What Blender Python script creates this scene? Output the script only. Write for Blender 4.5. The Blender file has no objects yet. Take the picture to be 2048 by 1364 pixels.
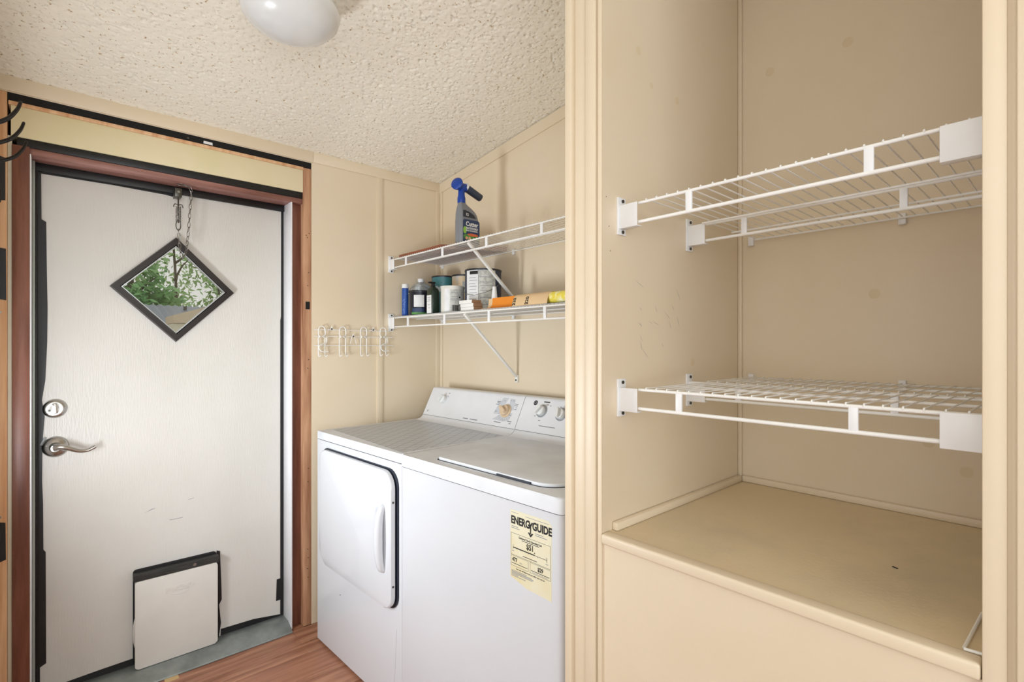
import bpy, bmesh, math, random
import numpy as np
from mathutils import Vector, Matrix
random.seed(7)
S = bpy.context.scene
C = S.collection
rad = math.radians

# ------------------------------------------------------------------ camera
cam_d = bpy.data.cameras.new('camera'); cam = bpy.data.objects.new('camera', cam_d); C.objects.link(cam)
cam_d.sensor_width = 36.0; cam_d.lens = 36.0 * 1020 / 2048; cam_d.shift_y = 8 / 2048; cam_d.clip_start = 0.02
cam.location = (0, 0, 1.287); cam.rotation_euler = (rad(90), 0, rad(48.2 - 90))
S.camera = cam
# ------------------------------------------------------------------ sky, bounce light and added fill lights
W = bpy.data.worlds.new('sky'); S.world = W; W.use_nodes = True
bg = W.node_tree.nodes['Background']; bg.inputs[0].default_value = (0.74, 0.71, 0.67, 1); bg.inputs[1].default_value = 1.0
def area(name, loc, rot, sx, sy, power, col=(1, 1, 1)):
    d = bpy.data.lights.new(name, 'AREA'); d.shape = 'RECTANGLE'; d.size = sx; d.size_y = sy; d.energy = power; d.color = col
    o = bpy.data.objects.new(name, d); C.objects.link(o); o.location = loc; o.rotation_euler = rot
    return o
area('side_bounce_light', (-0.21, 1.76, 0.93), (0, rad(-108), 0), 0.42, 0.22, 15.0, (0.88, 0.94, 1.0))  # stands in for flash bounced off the side wall
area('rear_fill_light', (-0.75, -1.72, 1.5), (rad(112), 0, 0), 2.0, 1.5, 53.0, (0.88, 0.94, 1.0))  # added fill behind the viewer, tilted up to brighten the ceiling
area('far_fill_light', (-1.93, 0.1, 1.45), (0, rad(-108), 0), 1.3, 1.9, 16.0, (0.88, 0.94, 1.0))  # added fill from the far left, tilted up as well
vs = S.view_settings; vs.view_transform = 'Standard'; vs.look = 'None'; vs.exposure = 0.0; vs.gamma = 1.0; vs.use_curve_mapping = False

# ------------------------------------------------------------------ materials
def lin(c):
    return tuple(((x / 255) / 12.92 if x / 255 <= 0.04045 else ((x / 255 + 0.055) / 1.055) ** 2.4) for x in c) + (1,)
MATS = {}
def M(name, col, rough=0.5, metal=0.0, var=None, bump=None, spec=0.5, coat=0.0, trans=0.0):
    """var = (colour2, scale, stretch xyz, low, high); bump = (scale, strength, stretch xyz)"""
    m = bpy.data.materials.new(name); m.use_nodes = True; nt = m.node_tree; N = nt.nodes; L = nt.links
    b = N['Principled BSDF']; b.inputs['Roughness'].default_value = rough; b.inputs['Metallic'].default_value = metal
    b.inputs['Specular IOR Level'].default_value = spec; b.inputs['Coat Weight'].default_value = coat
    b.inputs['Base Color'].default_value = lin(col)
    if trans: b.inputs['Transmission Weight'].default_value = trans
    tc = N.new('ShaderNodeTexCoord')
    def noise(scale, st, detail=4.0, rgh=0.55):
        mp = N.new('ShaderNodeMapping'); mp.inputs['Scale'].default_value = st; L.new(tc.outputs['Object'], mp.inputs[0])
        n = N.new('ShaderNodeTexNoise'); n.inputs['Scale'].default_value = scale; n.inputs['Detail'].default_value = detail
        n.inputs['Roughness'].default_value = rgh; L.new(mp.outputs[0], n.inputs['Vector']); return n
    if var is None: var = (tuple(max(0, x - 5) for x in col), 9.0, (1, 1, 1), 0.35, 0.65)
    c2, sc, st, lo, hi = var
    n = noise(sc, st); r = N.new('ShaderNodeValToRGB'); r.color_ramp.elements[0].position = lo; r.color_ramp.elements[1].position = hi
    r.color_ramp.elements[0].color = lin(col); r.color_ramp.elements[1].color = lin(c2)
    L.new(n.outputs['Fac'], r.inputs[0]); L.new(r.outputs[0], b.inputs['Base Color'])
    if bump:
        n2 = noise(bump[0], bump[2], 3.0); bp = N.new('ShaderNodeBump'); bp.inputs['Strength'].default_value = bump[1]; bp.inputs['Distance'].default_value = 0.002
        L.new(n2.outputs['Fac'], bp.inputs['Height']); L.new(bp.outputs[0], b.inputs['Normal'])
    MATS[name] = m; return m
I3 = (1, 1, 1)
M('cream', (231, 215, 190), 0.42, var=((227, 209, 181), 3.0, I3, 0.35, 0.75), bump=(90, 0.10, I3))
M('cream_floor', (226, 206, 172), 0.5, var=((206, 190, 162), 3.2, I3, 0.45, 0.72), bump=(120, 0.2, I3))
M('cream_spot', (226, 207, 175), 0.5)
M('cream_patch', (232, 216, 180), 0.6, var=((222, 210, 170), 6.0, I3, 0.3, 0.7))
M('header', (234, 220, 186), 0.5, var=((226, 214, 170), 4.0, I3, 0.4, 0.7), bump=(60, 0.1, I3))
M('pale_paint', (236, 233, 226), 0.6)
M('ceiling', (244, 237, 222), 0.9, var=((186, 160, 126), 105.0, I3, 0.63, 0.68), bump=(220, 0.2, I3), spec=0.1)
M('pine', (232, 190, 148), 0.55, var=((206, 152, 108), 3.0, (14, 14, 0.8), 0.38, 0.66), bump=(30, 0.15, (8, 8, 0.5)))
M('pine_old', (200, 154, 120), 0.6, var=((150, 100, 70), 3.2, (9, 9, 0.9), 0.40, 0.70), bump=(30, 0.2, (8, 8, 0.5)))
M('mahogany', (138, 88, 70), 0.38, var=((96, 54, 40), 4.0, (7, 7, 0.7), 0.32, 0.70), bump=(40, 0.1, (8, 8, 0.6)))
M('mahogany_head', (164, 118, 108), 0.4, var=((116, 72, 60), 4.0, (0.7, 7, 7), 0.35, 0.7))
M('tape', (13, 13, 15), 0.42, var=((22, 22, 26), 8.0, I3, 0.4, 0.7), bump=(25, 0.25, (2, 2, 0.5)))
M('blackgap', (8, 7, 7), 0.8)
M('door_white', (217, 213, 207), 0.36, var=((211, 207, 200), 3.0, I3, 0.35, 0.7), bump=(60, 0.55, (3.2, 1, 0.45)))
M('jamb_white', (238, 238, 242), 0.4)
M('grey_strip', (176, 184, 178), 0.35, 0.3)
M('cream_strip', (214, 206, 186), 0.5)
M('frame_dark', (32, 27, 27), 0.38, var=((44, 37, 36), 5.0, I3, 0.4, 0.7))
M('bead', (205, 210, 216), 0.25, 0.6)
M('nickel', (190, 188, 184), 0.27, 1.0)
M('steel_dark', (92, 90, 86), 0.35, 0.9)
M('steel', (150, 148, 144), 0.35, 0.9)
M('aluminium', (158, 164, 162), 0.42, 0.55, var=((124, 130, 128), 12.0, I3, 0.35, 0.75))
M('pet_white', (221, 217, 210), 0.35)
M('rubber', (38, 38, 36), 0.6, var=((58, 56, 52), 20.0, (1, 4, 4), 0.4, 0.7))
M('plank', (190, 138, 110), 0.42, var=((138, 88, 64), 2.6, (1.2, 15, 1), 0.36, 0.68), bump=(20, 0.12, (0.8, 12, 1)))
M('plank2', (182, 128, 102), 0.42, var=((146, 98, 74), 2.2, (1.0, 18, 1), 0.36, 0.68), bump=(20, 0.12, (0.8, 12, 1)))
M('seam', (96, 64, 48), 0.6)
M('appliance', (217, 219, 224), 0.24, coat=0.25, var=((214, 216, 222), 3.0, I3, 0.3, 0.7))
M('appliance_top', (224, 227, 233), 0.38, spec=0.3, var=((206, 208, 212), 5.0, I3, 0.4, 0.75))
M('panel_white', (234, 235, 239), 0.3)
M('ink', (58, 58, 62), 0.6)
M('ink_soft', (140, 142, 150), 0.6)
M('black_ink', (16, 15, 16), 0.6)
M('print_grey', (206, 209, 216), 0.4)
M('knob_white', (232, 233, 232), 0.3)
M('knob_ring', (168, 172, 178), 0.3, 0.4)
M('knob_tan', (222, 196, 164), 0.4)
M('dark_gap', (30, 36, 50), 0.5)
M('label_yellow', (226, 220, 193), 0.55, var=((222, 209, 166), 8.0, I3, 0.45, 0.7))
M('wire_white', (242, 240, 236), 0.34)
M('plastic_white', (240, 240, 241), 0.36)
M('plastic_clear', (210, 214, 216), 0.2, trans=0.5)
M('black_wire', (30, 26, 25), 0.4, 0.3)
M('globe', (226, 227, 226), 0.25, coat=0.3)
M('bottle_grey', (128, 130, 136), 0.4)
M('blue_head', (18, 66, 158), 0.35)
M('nozzle', (52, 64, 84), 0.45)
M('label_navy', (44, 62, 100), 0.45)
M('label_dark', (38, 42, 58), 0.45)
M('white_ink', (236, 236, 236), 0.5)
M('green_leaf', (88, 150, 70), 0.5, var=((44, 104, 52), 30.0, I3, 0.4, 0.6))
M('light_green', (150, 200, 84), 0.5)
M('orange_red', (224, 108, 70), 0.5)
M('peach', (226, 176, 136), 0.5)
M('brown_board', (158, 92, 66), 0.5, var=((112, 62, 44), 3.0, (9, 0.7, 9), 0.35, 0.7))
M('can_black', (22, 26, 42), 0.35)
M('can_teal', (64, 122, 128), 0.35, var=((180, 190, 194), 14.0, I3, 0.56, 0.62))
M('can_cream', (226, 204, 170), 0.45, var=((196, 204, 210), 9.0, I3, 0.52, 0.6))
M('can_white', (226, 224, 216), 0.45, var=((208, 206, 196), 12.0, I3, 0.4, 0.7))
M('can_navy', (38, 46, 72), 0.4)
M('can_lid', (70, 72, 78), 0.35, 0.8)
M('paper', (234, 234, 234), 0.6, var=((224, 224, 226), 20.0, I3, 0.4, 0.6))
M('label_grey', (206, 206, 200), 0.6, var=((176, 178, 174), 60.0, I3, 0.45, 0.6))
M('tube_blue', (36, 82, 164), 0.4, var=((120, 158, 210), 60.0, (1, 1, 1.6), 0.62, 0.66))
M('jug_grey', (196, 202, 204), 0.4)
M('bottle_green', (28, 46, 36), 0.3)
M('block_white', (238, 237, 233), 0.6)
M('block_brown', (166, 128, 98), 0.7)
M('grit', (232, 142, 44), 0.85, bump=(400, 0.3, I3))
M('sand_back', (226, 194, 150), 0.7)
M('roller_yellow', (236, 216, 84), 0.85, var=((246, 240, 190), 45.0, I3, 0.45, 0.6), bump=(120, 0.8, I3))
M('liner', (196, 200, 206), 0.4)
M('patch_tan', (216, 184, 132), 0.7)
M('leaf_a', (112, 166, 104), 0.6, var=((158, 198, 134), 0.9, I3, 0.4, 0.65))
M('leaf_b', (132, 176, 104), 0.6, var=((182, 206, 146), 0.9, I3, 0.4, 0.65))
M('bark', (110, 100, 88), 0.9)
M('metal_roof', (150, 156, 168), 0.5, 0.2)
M('siding', (222, 204, 182), 0.7)
M('siding_pale', (232, 226, 208), 0.7)
M('wood_out', (150, 140, 92), 0.8)
M('ground', (150, 140, 110), 0.9, var=((120, 128, 80), 0.6, I3, 0.4, 0.6))
g = bpy.data.materials.new('glass'); g.use_nodes = True; nt = g.node_tree; nt.nodes.clear()
o_ = nt.nodes.new('ShaderNodeOutputMaterial'); t_ = nt.nodes.new('ShaderNodeBsdfTransparent'); gl = nt.nodes.new('ShaderNodeBsdfGlossy'); mx = nt.nodes.new('ShaderNodeMixShader'); fr = nt.nodes.new('ShaderNodeFresnel')
fr.inputs[0].default_value = 1.4; gl.inputs['Roughness'].default_value = 0.02; t_.inputs[0].default_value = (0.95, 0.97, 0.96, 1)
nt.links.new(fr.outputs[0], mx.inputs[0]); nt.links.new(t_.outputs[0], mx.inputs[1]); nt.links.new(gl.outputs[0], mx.inputs[2]); nt.links.new(mx.outputs[0], o_.inputs[0]); MATS['glass'] = g
# dryer-top liner: flat printed trellis
m = M('trellis', (196, 199, 204), 0.36, spec=0.3); nt = m.node_tree; N = nt.nodes; L = nt.links
tc = N.new('ShaderNodeTexCoord'); outs = []
for ang in (32, -32):
    mp = N.new('ShaderNodeMapping'); mp.inputs['Rotation'].default_value = (0, 0, rad(ang)); L.new(tc.outputs['Object'], mp.inputs[0])
    sp = N.new('ShaderNodeSeparateXYZ'); L.new(mp.outputs[0], sp.inputs[0])
    mu = N.new('ShaderNodeMath'); mu.operation = 'MULTIPLY'; mu.inputs[1].default_value = 24.0; L.new(sp.outputs[0], mu.inputs[0])
    f_ = N.new('ShaderNodeMath'); f_.operation = 'FRACT'; L.new(mu.outputs[0], f_.inputs[0])
    lt = N.new('ShaderNodeMath'); lt.operation = 'LESS_THAN'; lt.inputs[1].default_value = 0.09; L.new(f_.outputs[0], lt.inputs[0]); outs.append(lt)
mxm = N.new('ShaderNodeMath'); mxm.operation = 'MAXIMUM'; L.new(outs[0].outputs[0], mxm.inputs[0]); L.new(outs[1].outputs[0], mxm.inputs[1])
mc = N.new('ShaderNodeMixRGB'); mc.inputs[1].default_value = lin((198, 202, 209)); mc.inputs[2].default_value = lin((156, 160, 170)); L.new(mxm.outputs[0], mc.inputs[0])
L.new(mc.outputs[0], N['Principled BSDF'].inputs['Base Color'])

# ------------------------------------------------------------------ mesh helpers
ORG = Vector((0, 0, 0))
def finish(bm, name, mat, parent=None, org=None, ang=38):
    bmesh.ops.recalc_face_normals(bm, faces=bm.faces)
    for f in bm.faces: f.smooth = True
    for e in bm.edges:
        if len(e.link_faces) != 2 or e.calc_face_angle(0) > rad(ang): e.smooth = False
    me = bpy.data.meshes.new(name)
    off = ORG if org is None else org
    if off.length > 0: bmesh.ops.translate(bm, verts=bm.verts, vec=-off)
    bm.to_mesh(me); bm.free(); me.materials.append(MATS[mat])
    o = bpy.data.objects.new(name, me); C.objects.link(o)
    if parent: o.parent = parent
    return o
class B:
    def __init__(s): s.bm = bmesh.new()
    def _merge(s, t):
        me = bpy.data.meshes.new('t'); t.to_mesh(me); t.free(); s.bm.from_mesh(me); bpy.data.meshes.remove(me)
    def box(s, lo, hi, bev=0.0, seg=2):
        t = bmesh.new(); bmesh.ops.create_cube(t, size=1)
        for v in t.verts: v.co = Vector([lo[i] + (v.co[i] + 0.5) * (hi[i] - lo[i]) for i in range(3)])
        if bev: bmesh.ops.bevel(t, geom=t.edges[:], offset=bev, segments=seg, affect='EDGES', profile=0.5)
        s._merge(t); return s
    def cyl(s, p0, p1, r0, r1=None, n=16, bev=0.0):
        r1 = r0 if r1 is None else r1; p0 = Vector(p0); p1 = Vector(p1); d = p1 - p0
        t = bmesh.new(); bmesh.ops.create_cone(t, cap_ends=True, segments=n, radius1=r0, radius2=r1, depth=d.length)
        if bev:
            ed = [e for e in t.edges if abs(e.verts[0].co.z - e.verts[1].co.z) < 1e-6]
            bmesh.ops.bevel(t, geom=ed, offset=bev, segments=2, affect='EDGES', profile=0.5)
        q = d.to_track_quat('Z', 'Y').to_matrix().to_4x4()
        bmesh.ops.transform(t, matrix=Matrix.Translation((p0 + p1) / 2) @ q, verts=t.verts)
        s._merge(t); return s
    def tube(s, pts, r, n=8, closed=False):
        pts = [Vector(p) for p in pts]; k = len(pts); rings = []
        up = None
        for i, p in enumerate(pts):
            if closed: d = (pts[(i + 1) % k] - pts[i - 1]).normalized()
            else: d = ((pts[i + 1] if i < k - 1 else p) - (pts[i - 1] if i else p)).normalized()
            if up is None:
                up = d.orthogonal().normalized()
            up = (up - d * up.dot(d))
            if up.length < 1e-6: up = d.orthogonal()
            up.normalize(); sd = d.cross(up)
            rr_ = r[i] if isinstance(r, (list, tuple)) else r
            rings.append([s.bm.verts.new(p + (up * math.cos(a) + sd * math.sin(a)) * rr_) for a in [2 * math.pi * j / n for j in range(n)]])
        rng = range(k) if closed else range(k - 1)
        for i in rng:
            a, b = rings[i], rings[(i + 1) % k]
            for j in range(n): s.bm.faces.new((a[j], a[(j + 1) % n], b[(j + 1) % n], b[j]))
        if not closed:
            s.bm.faces.new(rings[0][::-1]); s.bm.faces.new(rings[-1])
        return s
    def lathe(s, c, prof, n=32, mat=None):
        """prof = [(r, z)] about the vertical through c; mat rotates about c"""
        c = Vector(c); rings = []
        for r, z in prof:
            if r < 1e-6: rings.append([s.bm.verts.new(c + (mat @ Vector((0, 0, z)) if mat else Vector((0, 0, z))))])
            else:
                ring = []
                for j in range(n):
                    a = 2 * math.pi * j / n; v = Vector((r * math.cos(a), r * math.sin(a), z)); ring.append(s.bm.verts.new(c + (mat @ v if mat else v)))
                rings.append(ring)
        for a, b in zip(rings, rings[1:]):
            if len(a) == 1 and len(b) == 1: continue
            for j in range(n):
                k = (j + 1) % n
                if len(a) == 1: s.bm.faces.new((a[0], b[j], b[k]))
                elif len(b) == 1: s.bm.faces.new((a[j], a[k], b[0]))
                else: s.bm.faces.new((a[j], a[k], b[k], b[j]))
        if len(rings[0]) > 1: s.bm.faces.new(rings[0][::-1])
        if len(rings[-1]) > 1: s.bm.faces.new(rings[-1])
        return s
    def prism(s, poly, o, U, V, Nn, depth, bev=0.0, seg=2):
        """polygon (u, v) in the plane o + uU + vV, extruded by depth along Nn"""
        o, U, V, Nn = Vector(o), Vector(U), Vector(V), Vector(Nn)
        t = bmesh.new()
        a = [t.verts.new(o + U * u + V * v) for u, v in poly]; b = [t.verts.new(o + U * u + V * v + Nn * depth) for u, v in poly]
        t.faces.new(a[::-1]); top = t.faces.new(b); k = len(poly)
        for i in range(k): t.faces.new((a[i], a[(i + 1) % k], b[(i + 1) % k], b[i]))
        if bev: bmesh.ops.bevel(t, geom=list(top.edges), offset=bev, segments=seg, affect='EDGES', profile=0.5)
        s._merge(t); return s
    def done(s, name, mat, parent=None, org=None, ang=38): return finish(s.bm, name, mat, parent, org, ang)
def rr(u0, v0, u1, v1, r, n=6):
    """rounded rectangle; r may be four radii (bl, br, tr, tl)"""
    R = r if isinstance(r, (list, tuple)) else (r,) * 4; P = []
    for (cx, cy, a0, q) in ((u0 + R[0], v0 + R[0], 180, R[0]), (u1 - R[1], v0 + R[1], 270, R[1]), (u1 - R[2], v1 - R[2], 0, R[2]), (u0 + R[3], v1 - R[3], 90, R[3])):
        for i in range(n + 1):
            a = rad(a0 + 90 * i / n); P.append((cx + q * math.cos(a), cy + q * math.sin(a)))
    return P
def tag(o, label=None, cat=None, group=None, kind=None):
    if label: o['label'] = label
    if cat: o['category'] = cat
    if group: o['group'] = group
    if kind: o['kind'] = kind
    return o
def thing(name, label, cat, loc=(0, 0, 0), rz=0.0, group=None, kind=None, local=False):
    global ORG
    o = bpy.data.objects.new(name, None); C.objects.link(o); o.location = loc; o.rotation_euler = (0, 0, rz); o.empty_display_size = 0.05
    ORG = Vector((0, 0, 0)) if local else Vector(loc)
    return tag(o, label, cat, group, kind)
def free():
    global ORG; ORG = Vector((0, 0, 0))
def copy(o, loc, parent=None, rot=None):
    c = o.copy(); C.objects.link(c); c.location = loc; c.parent = parent
    if rot: c.rotation_euler = rot
    return c
def solo(b, name, mat, label, cat=None, group=None, kind=None):
    free(); return tag(b.done(name, mat), label, cat, group, kind)
_fc = {}
def text(s, size, pos, right, up, mat, parent, name='lettering', align='LEFT', ext=0.0002, sx=1.0, bold=0.0):
    cu = bpy.data.curves.new('t', 'FONT'); cu.body = s; cu.size = size; cu.align_x = align; cu.extrude = ext; cu.offset = bold; cu.resolution_u = 3
    ob = bpy.data.objects.new('t', cu); C.objects.link(ob)
    bpy.context.view_layer.update()
    me = bpy.data.meshes.new_from_object(ob.evaluated_get(bpy.context.evaluated_depsgraph_get()))
    bpy.data.objects.remove(ob); bpy.data.curves.remove(cu)
    r, u = Vector(right).normalized(), Vector(up).normalized(); n = r.cross(u)
    p = Vector(pos) - ORG
    mt = Matrix(((r.x * sx, u.x, n.x, p.x), (r.y * sx, u.y, n.y, p.y), (r.z * sx, u.z, n.z, p.z), (0, 0, 0, 1)))
    me.transform(mt); me.materials.clear(); me.materials.append(MATS[mat]); me.name = name
    o = bpy.data.objects.new(name, me); C.objects.link(o); o.parent = parent; return o
def smooth_path(ctrl, n=8):
    """Catmull-Rom through control points"""
    P = [Vector(p) for p in ctrl]; P = [2 * P[0] - P[1]] + P + [2 * P[-1] - P[-2]]; out = []
    for i in range(1, len(P) - 2):
        for k in range(n):
            t = k / n; a, b, c, d = P[i - 1], P[i], P[i + 1], P[i + 2]
            out.append(0.5 * ((2 * b) + (c - a) * t + (2 * a - 5 * b + 4 * c - d) * t * t + (3 * b - a - 3 * c + d) * t ** 3))
    out.append(P[-2]); return out

# ================================================================== THE SHELL
YW, YD, XR, XC = 2.37, 2.478, 1.584, 0.903          # door wall, door face, right wall, closet front
CS = 0.119
def zc(y): return 2.174 + CS * (YW - y)
# floor with planks
free()
fl = solo(B().box((-2.1, -1.9, -0.06), (1.7, 2.62, -0.009)), 'floor', 'seam', 'reddish brown wood plank floor in front of the door', 'floor', kind='structure')
pk = []
for L_ in (1.22, 0.7):
    for mt in ('plank', 'plank2'):
        pk.append(B().box((0, 0.0006, -0.009), (L_ - 0.0012, 0.1512, 0.0), 0.0012, 1).done('plank', mt, fl))
first = [True] * 4
y = 2.158; row = 0
ys = [2.158 - 0.1524 * k for k in range(27)]
tail = []
for r_, y in enumerate(ys):
    x = -2.05 - (r_ * 0.47) % 1.1 + 0.0
    k = 0
    while x < 1.58:
        i = random.randrange(2); L_ = 1.22
        if x > -2.6:
            o = pk[i] if first[i] else copy(pk[i], (0, 0, 0), fl)
            first[i] = False; o.location = (x, y - 0.1524, 0)
        x += L_
for i in (2, 3): bpy.data.objects.remove(pk[i])
# the last row by the door, ripped to width
for x0, x1, mt, ye in ((-2.05, -0.3, 'plank2', 2.368), (-0.3, 0.7905, 'plank', 2.352), (0.7905, 0.92, 'plank', 2.368), (0.92, 1.58, 'plank2', 2.368)):
    B().box((x0, 2.1588, -0.009), (x1 - (0.0012 if x1 != 0.7905 else 0.0), ye, 0.0), 0.0012, 1).done('plank', mt, fl)
B().box((0.79, 2.3685, -0.009), (0.842, 2.405, 0.0)).done('plank', 'plank2', fl)
B().box((0.31, 2.325, -0.004), (0.355, 2.352, 0.0008)).done('filler_strip', 'patch_tan', fl)

# ceiling: sloping slab plus modelled popcorn relief over the laundry area
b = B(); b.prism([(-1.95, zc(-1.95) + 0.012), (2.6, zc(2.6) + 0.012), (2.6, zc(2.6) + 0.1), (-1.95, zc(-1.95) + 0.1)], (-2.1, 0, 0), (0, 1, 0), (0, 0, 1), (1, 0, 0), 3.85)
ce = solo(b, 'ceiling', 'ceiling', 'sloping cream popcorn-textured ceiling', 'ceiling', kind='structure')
rng = np.random.default_rng(3); st = 0.0036
nx, ny = int(1.90 / st), int(1.95 / st)
def blur(a, k):
    for _ in range(k):
        a = (a + np.roll(a, 1, 0) + np.roll(a, -1, 0)) / 3; a = (a + np.roll(a, 1, 1) + np.roll(a, -1, 1)) / 3
    return a
h1 = blur(rng.standard_normal((ny, nx)), 1); h1 /= h1.std()
h2 = blur(rng.standard_normal((ny, nx)), 2); h2 /= h2.std()
pq = np.clip((h1 - 1.05) / 0.6, 0, 1); pit = pq * pq * (3 - 2 * pq) * 0.0048
relief = np.clip(0.00045 * h2 + 0.0003 * h1, -0.0012, 0.0012) - pit
X, Y = np.meshgrid(-0.27 + np.arange(nx) * st, 0.44 + np.arange(ny) * st)
Z = 2.174 + CS * (YW - Y) + 0.004 - relief
co = np.stack([X, Y, Z], -1).reshape(-1, 3)
i0 = (np.arange(ny - 1)[:, None] * nx + np.arange(nx - 1)[None, :]).reshape(-1)
fc = np.stack([i0, i0 + nx, i0 + nx + 1, i0 + 1], -1)
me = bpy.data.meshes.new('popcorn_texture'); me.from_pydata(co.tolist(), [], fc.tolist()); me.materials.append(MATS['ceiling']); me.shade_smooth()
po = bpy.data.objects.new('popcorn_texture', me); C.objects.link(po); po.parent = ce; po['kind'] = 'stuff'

# door wall
b = B()
b.box((0.8785, YW, 0), (1.72, 2.6, 2.5)); b.box((-2.1, YW, 0), (-0.16, 2.6, 2.5)); b.box((-0.16, YW, 2.126), (0.8785, 2.6, 2.5))
wf = solo(b, 'wall_front', 'cream', 'cream panelled wall holding the white door', 'wall', kind='structure')
B().box((1.203, YW - 0.006, 0), (1.236, YW, 2.132), 0.002).done('batten', 'cream', wf)
B().box((1.555, YW - 0.006, 0), (1.584, YW, 2.132), 0.002).done('batten', 'cream', wf)
B().box((0.885, YW - 0.008, 2.130), (1.584, YW, 2.18), 0.002).done('top_trim', 'cream', wf)
B().box((-0.16, YW - 0.005, 2.1285), (0.8845, YW, 2.18), 0.0015).done('top_trim', 'cream', wf)
# right wall (behind the machines and the closet)
b = B(); b.prism([(2.6, 0), (2.6, 2.16 + 0.04), (-1.9, zc(-1.9) + 0.05), (-1.9, 0)], (XR, 0, 0), (0, 1, 0), (0, 0, 1), (1, 0, 0), 0.12)
wr = solo(b, 'wall_right', 'cream', 'cream wall behind the washer, dryer and closet shelves', 'wall', kind='structure')
B().prism([(YW - 0.001, zc(YW) - 0.052), (YW - 0.001, zc(YW) - 0.0), (0.83, zc(0.83)), (0.83, zc(0.83) - 0.052)], (XR - 0.007, 0, 0), (0, 1, 0), (0, 0, 1), (1, 0, 0), 0.007).done('top_trim', 'cream', wr)
B().box((XR - 0.006, 2.340, 0), (XR, 2.3639, 2.124), 0.0015).done('corner_batten', 'cream', wr)
B().box((XR - 0.010, 0.700, 0.8695), (XR, 0.7119, 2.36), 0.003).done('corner_batten', 'cream', wr)
B().box((XR - 0.012, 0.02, 0.8675), (XR, 0.699, 0.8865), 0.004).done('floor_strip', 'cream', wr)
# partition between machines and closet
b = B(); b.prism([(XC + 0.004, 0), (XC + 0.004, 2.36), (XR, 2.36), (XR, 0)], (0, 0.7120, 0), (1, 0, 0), (0, 0, 1), (0, 1, 0), 0.090)
wp = solo(b, 'wall_partition', 'cream', 'narrow cream partition between washing machine and shelf closet', 'wall', kind='structure')
B().box((XC - 0.006, 0.7955, 0), (XC + 0.05, 0.8160, 2.345), 0.002).done('edge_strip', 'cream', wp)
B().box((XC + 0.000, 0.7555, 0), (XC + 0.004, 0.7890, 2.345), 0.001).done('face_strip', 'cream', wp)
B().box((XC - 0.005, 0.7270, 0), (XC + 0.004, 0.7550, 2.345), 0.0022).done('face_strip', 'cream', wp)
B().box((XC + 0.001, 0.7125, 0), (XC + 0.004, 0.7235, 2.345), 0.001).done('face_strip', 'cream', wp)
B().box((0.940, 0.6960, 0.8675), (1.5715, 0.7119, 0.8865), 0.004).done('floor_strip', 'cream', wp)
for (hx, hz) in ((0.930, 1.555), (0.935, 1.50), (0.92, 1.62)):
    B().cyl((hx, 0.7121, hz), (hx, 0.7117, hz), 0.0012, n=8).done('nail_hole', 'ink', wp)
# closet front right stile, front panel, sill and closet floor
b = B(); b.box((XC, -1.9, 0), (XC + 0.09, 0.0872, 2.75))
ws = solo(b, 'wall_closet', 'cream', 'cream wall and stile at the right side of the closet opening', 'wall', kind='structure')
B().box((XC - 0.004, 0.0635, 0), (XC, 0.0872, 2.44), 0.0018).done('face_strip', 'cream', ws)
B().box((XC - 0.012, -0.30, 0), (XC, 0.0545, 2.44), 0.0025).done('face_strip', 'cream', ws)
solo(B().box((XC + 0.006, 0.0880, 0), (XC + 0.026, 0.7118, 0.846)), 'trim_3', 'cream', 'plain cream panel closing the space below the closet sill', 'panel', kind='structure')
cf = solo(B().box((XC + 0.027, 0.0, 0.8475), (XR, 0.7118, 0.8675)), 'closet_floor', 'cream_floor', 'painted cream closet floor with scuffs and dust', 'floor', kind='structure')
B().box((XC - 0.004, 0.0885, 0.8465), (XC + 0.0265, 0.7110, 0.8690), 0.0045, 3).done('sill_nosing', 'cream', cf)
for hx, hz, q_ in ((1.045, 1.995, 0.010), (1.22, 1.93, 0.010), (1.10, 1.93, 0.008), (1.30, 1.24, 0.010)):
    B().cyl((hx, 0.7121, hz), (hx, 0.7117, hz), q_, n=20).done('smudge', 'cream_spot', wp)
for hy, hz in ((0.62, 2.10), (0.42, 2.10), (0.25, 1.05), (0.18, 0.99), (0.36, 1.42)):
    B().cyl((XR + 0.0001, hy, hz), (XR - 0.0003, hy, hz), 0.013, n=20).done('smudge', 'cream_spot', wr)
for k in range(16):
    hx, hz = random.uniform(1.02, 1.22), random.uniform(1.28, 1.46); l_ = random.uniform(0.01, 0.05); a = random.uniform(-1.2, -0.3)
    B().prism([(0, 0), (l_, 0.0003), (l_ * 0.6, 0.001)], (hx, 0.7122, hz), (math.cos(a), 0, math.sin(a)), (-math.sin(a), 0, math.cos(a)), (0, -1, 0), 0.0004).done('scuff', 'ink_soft', wp)
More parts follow.
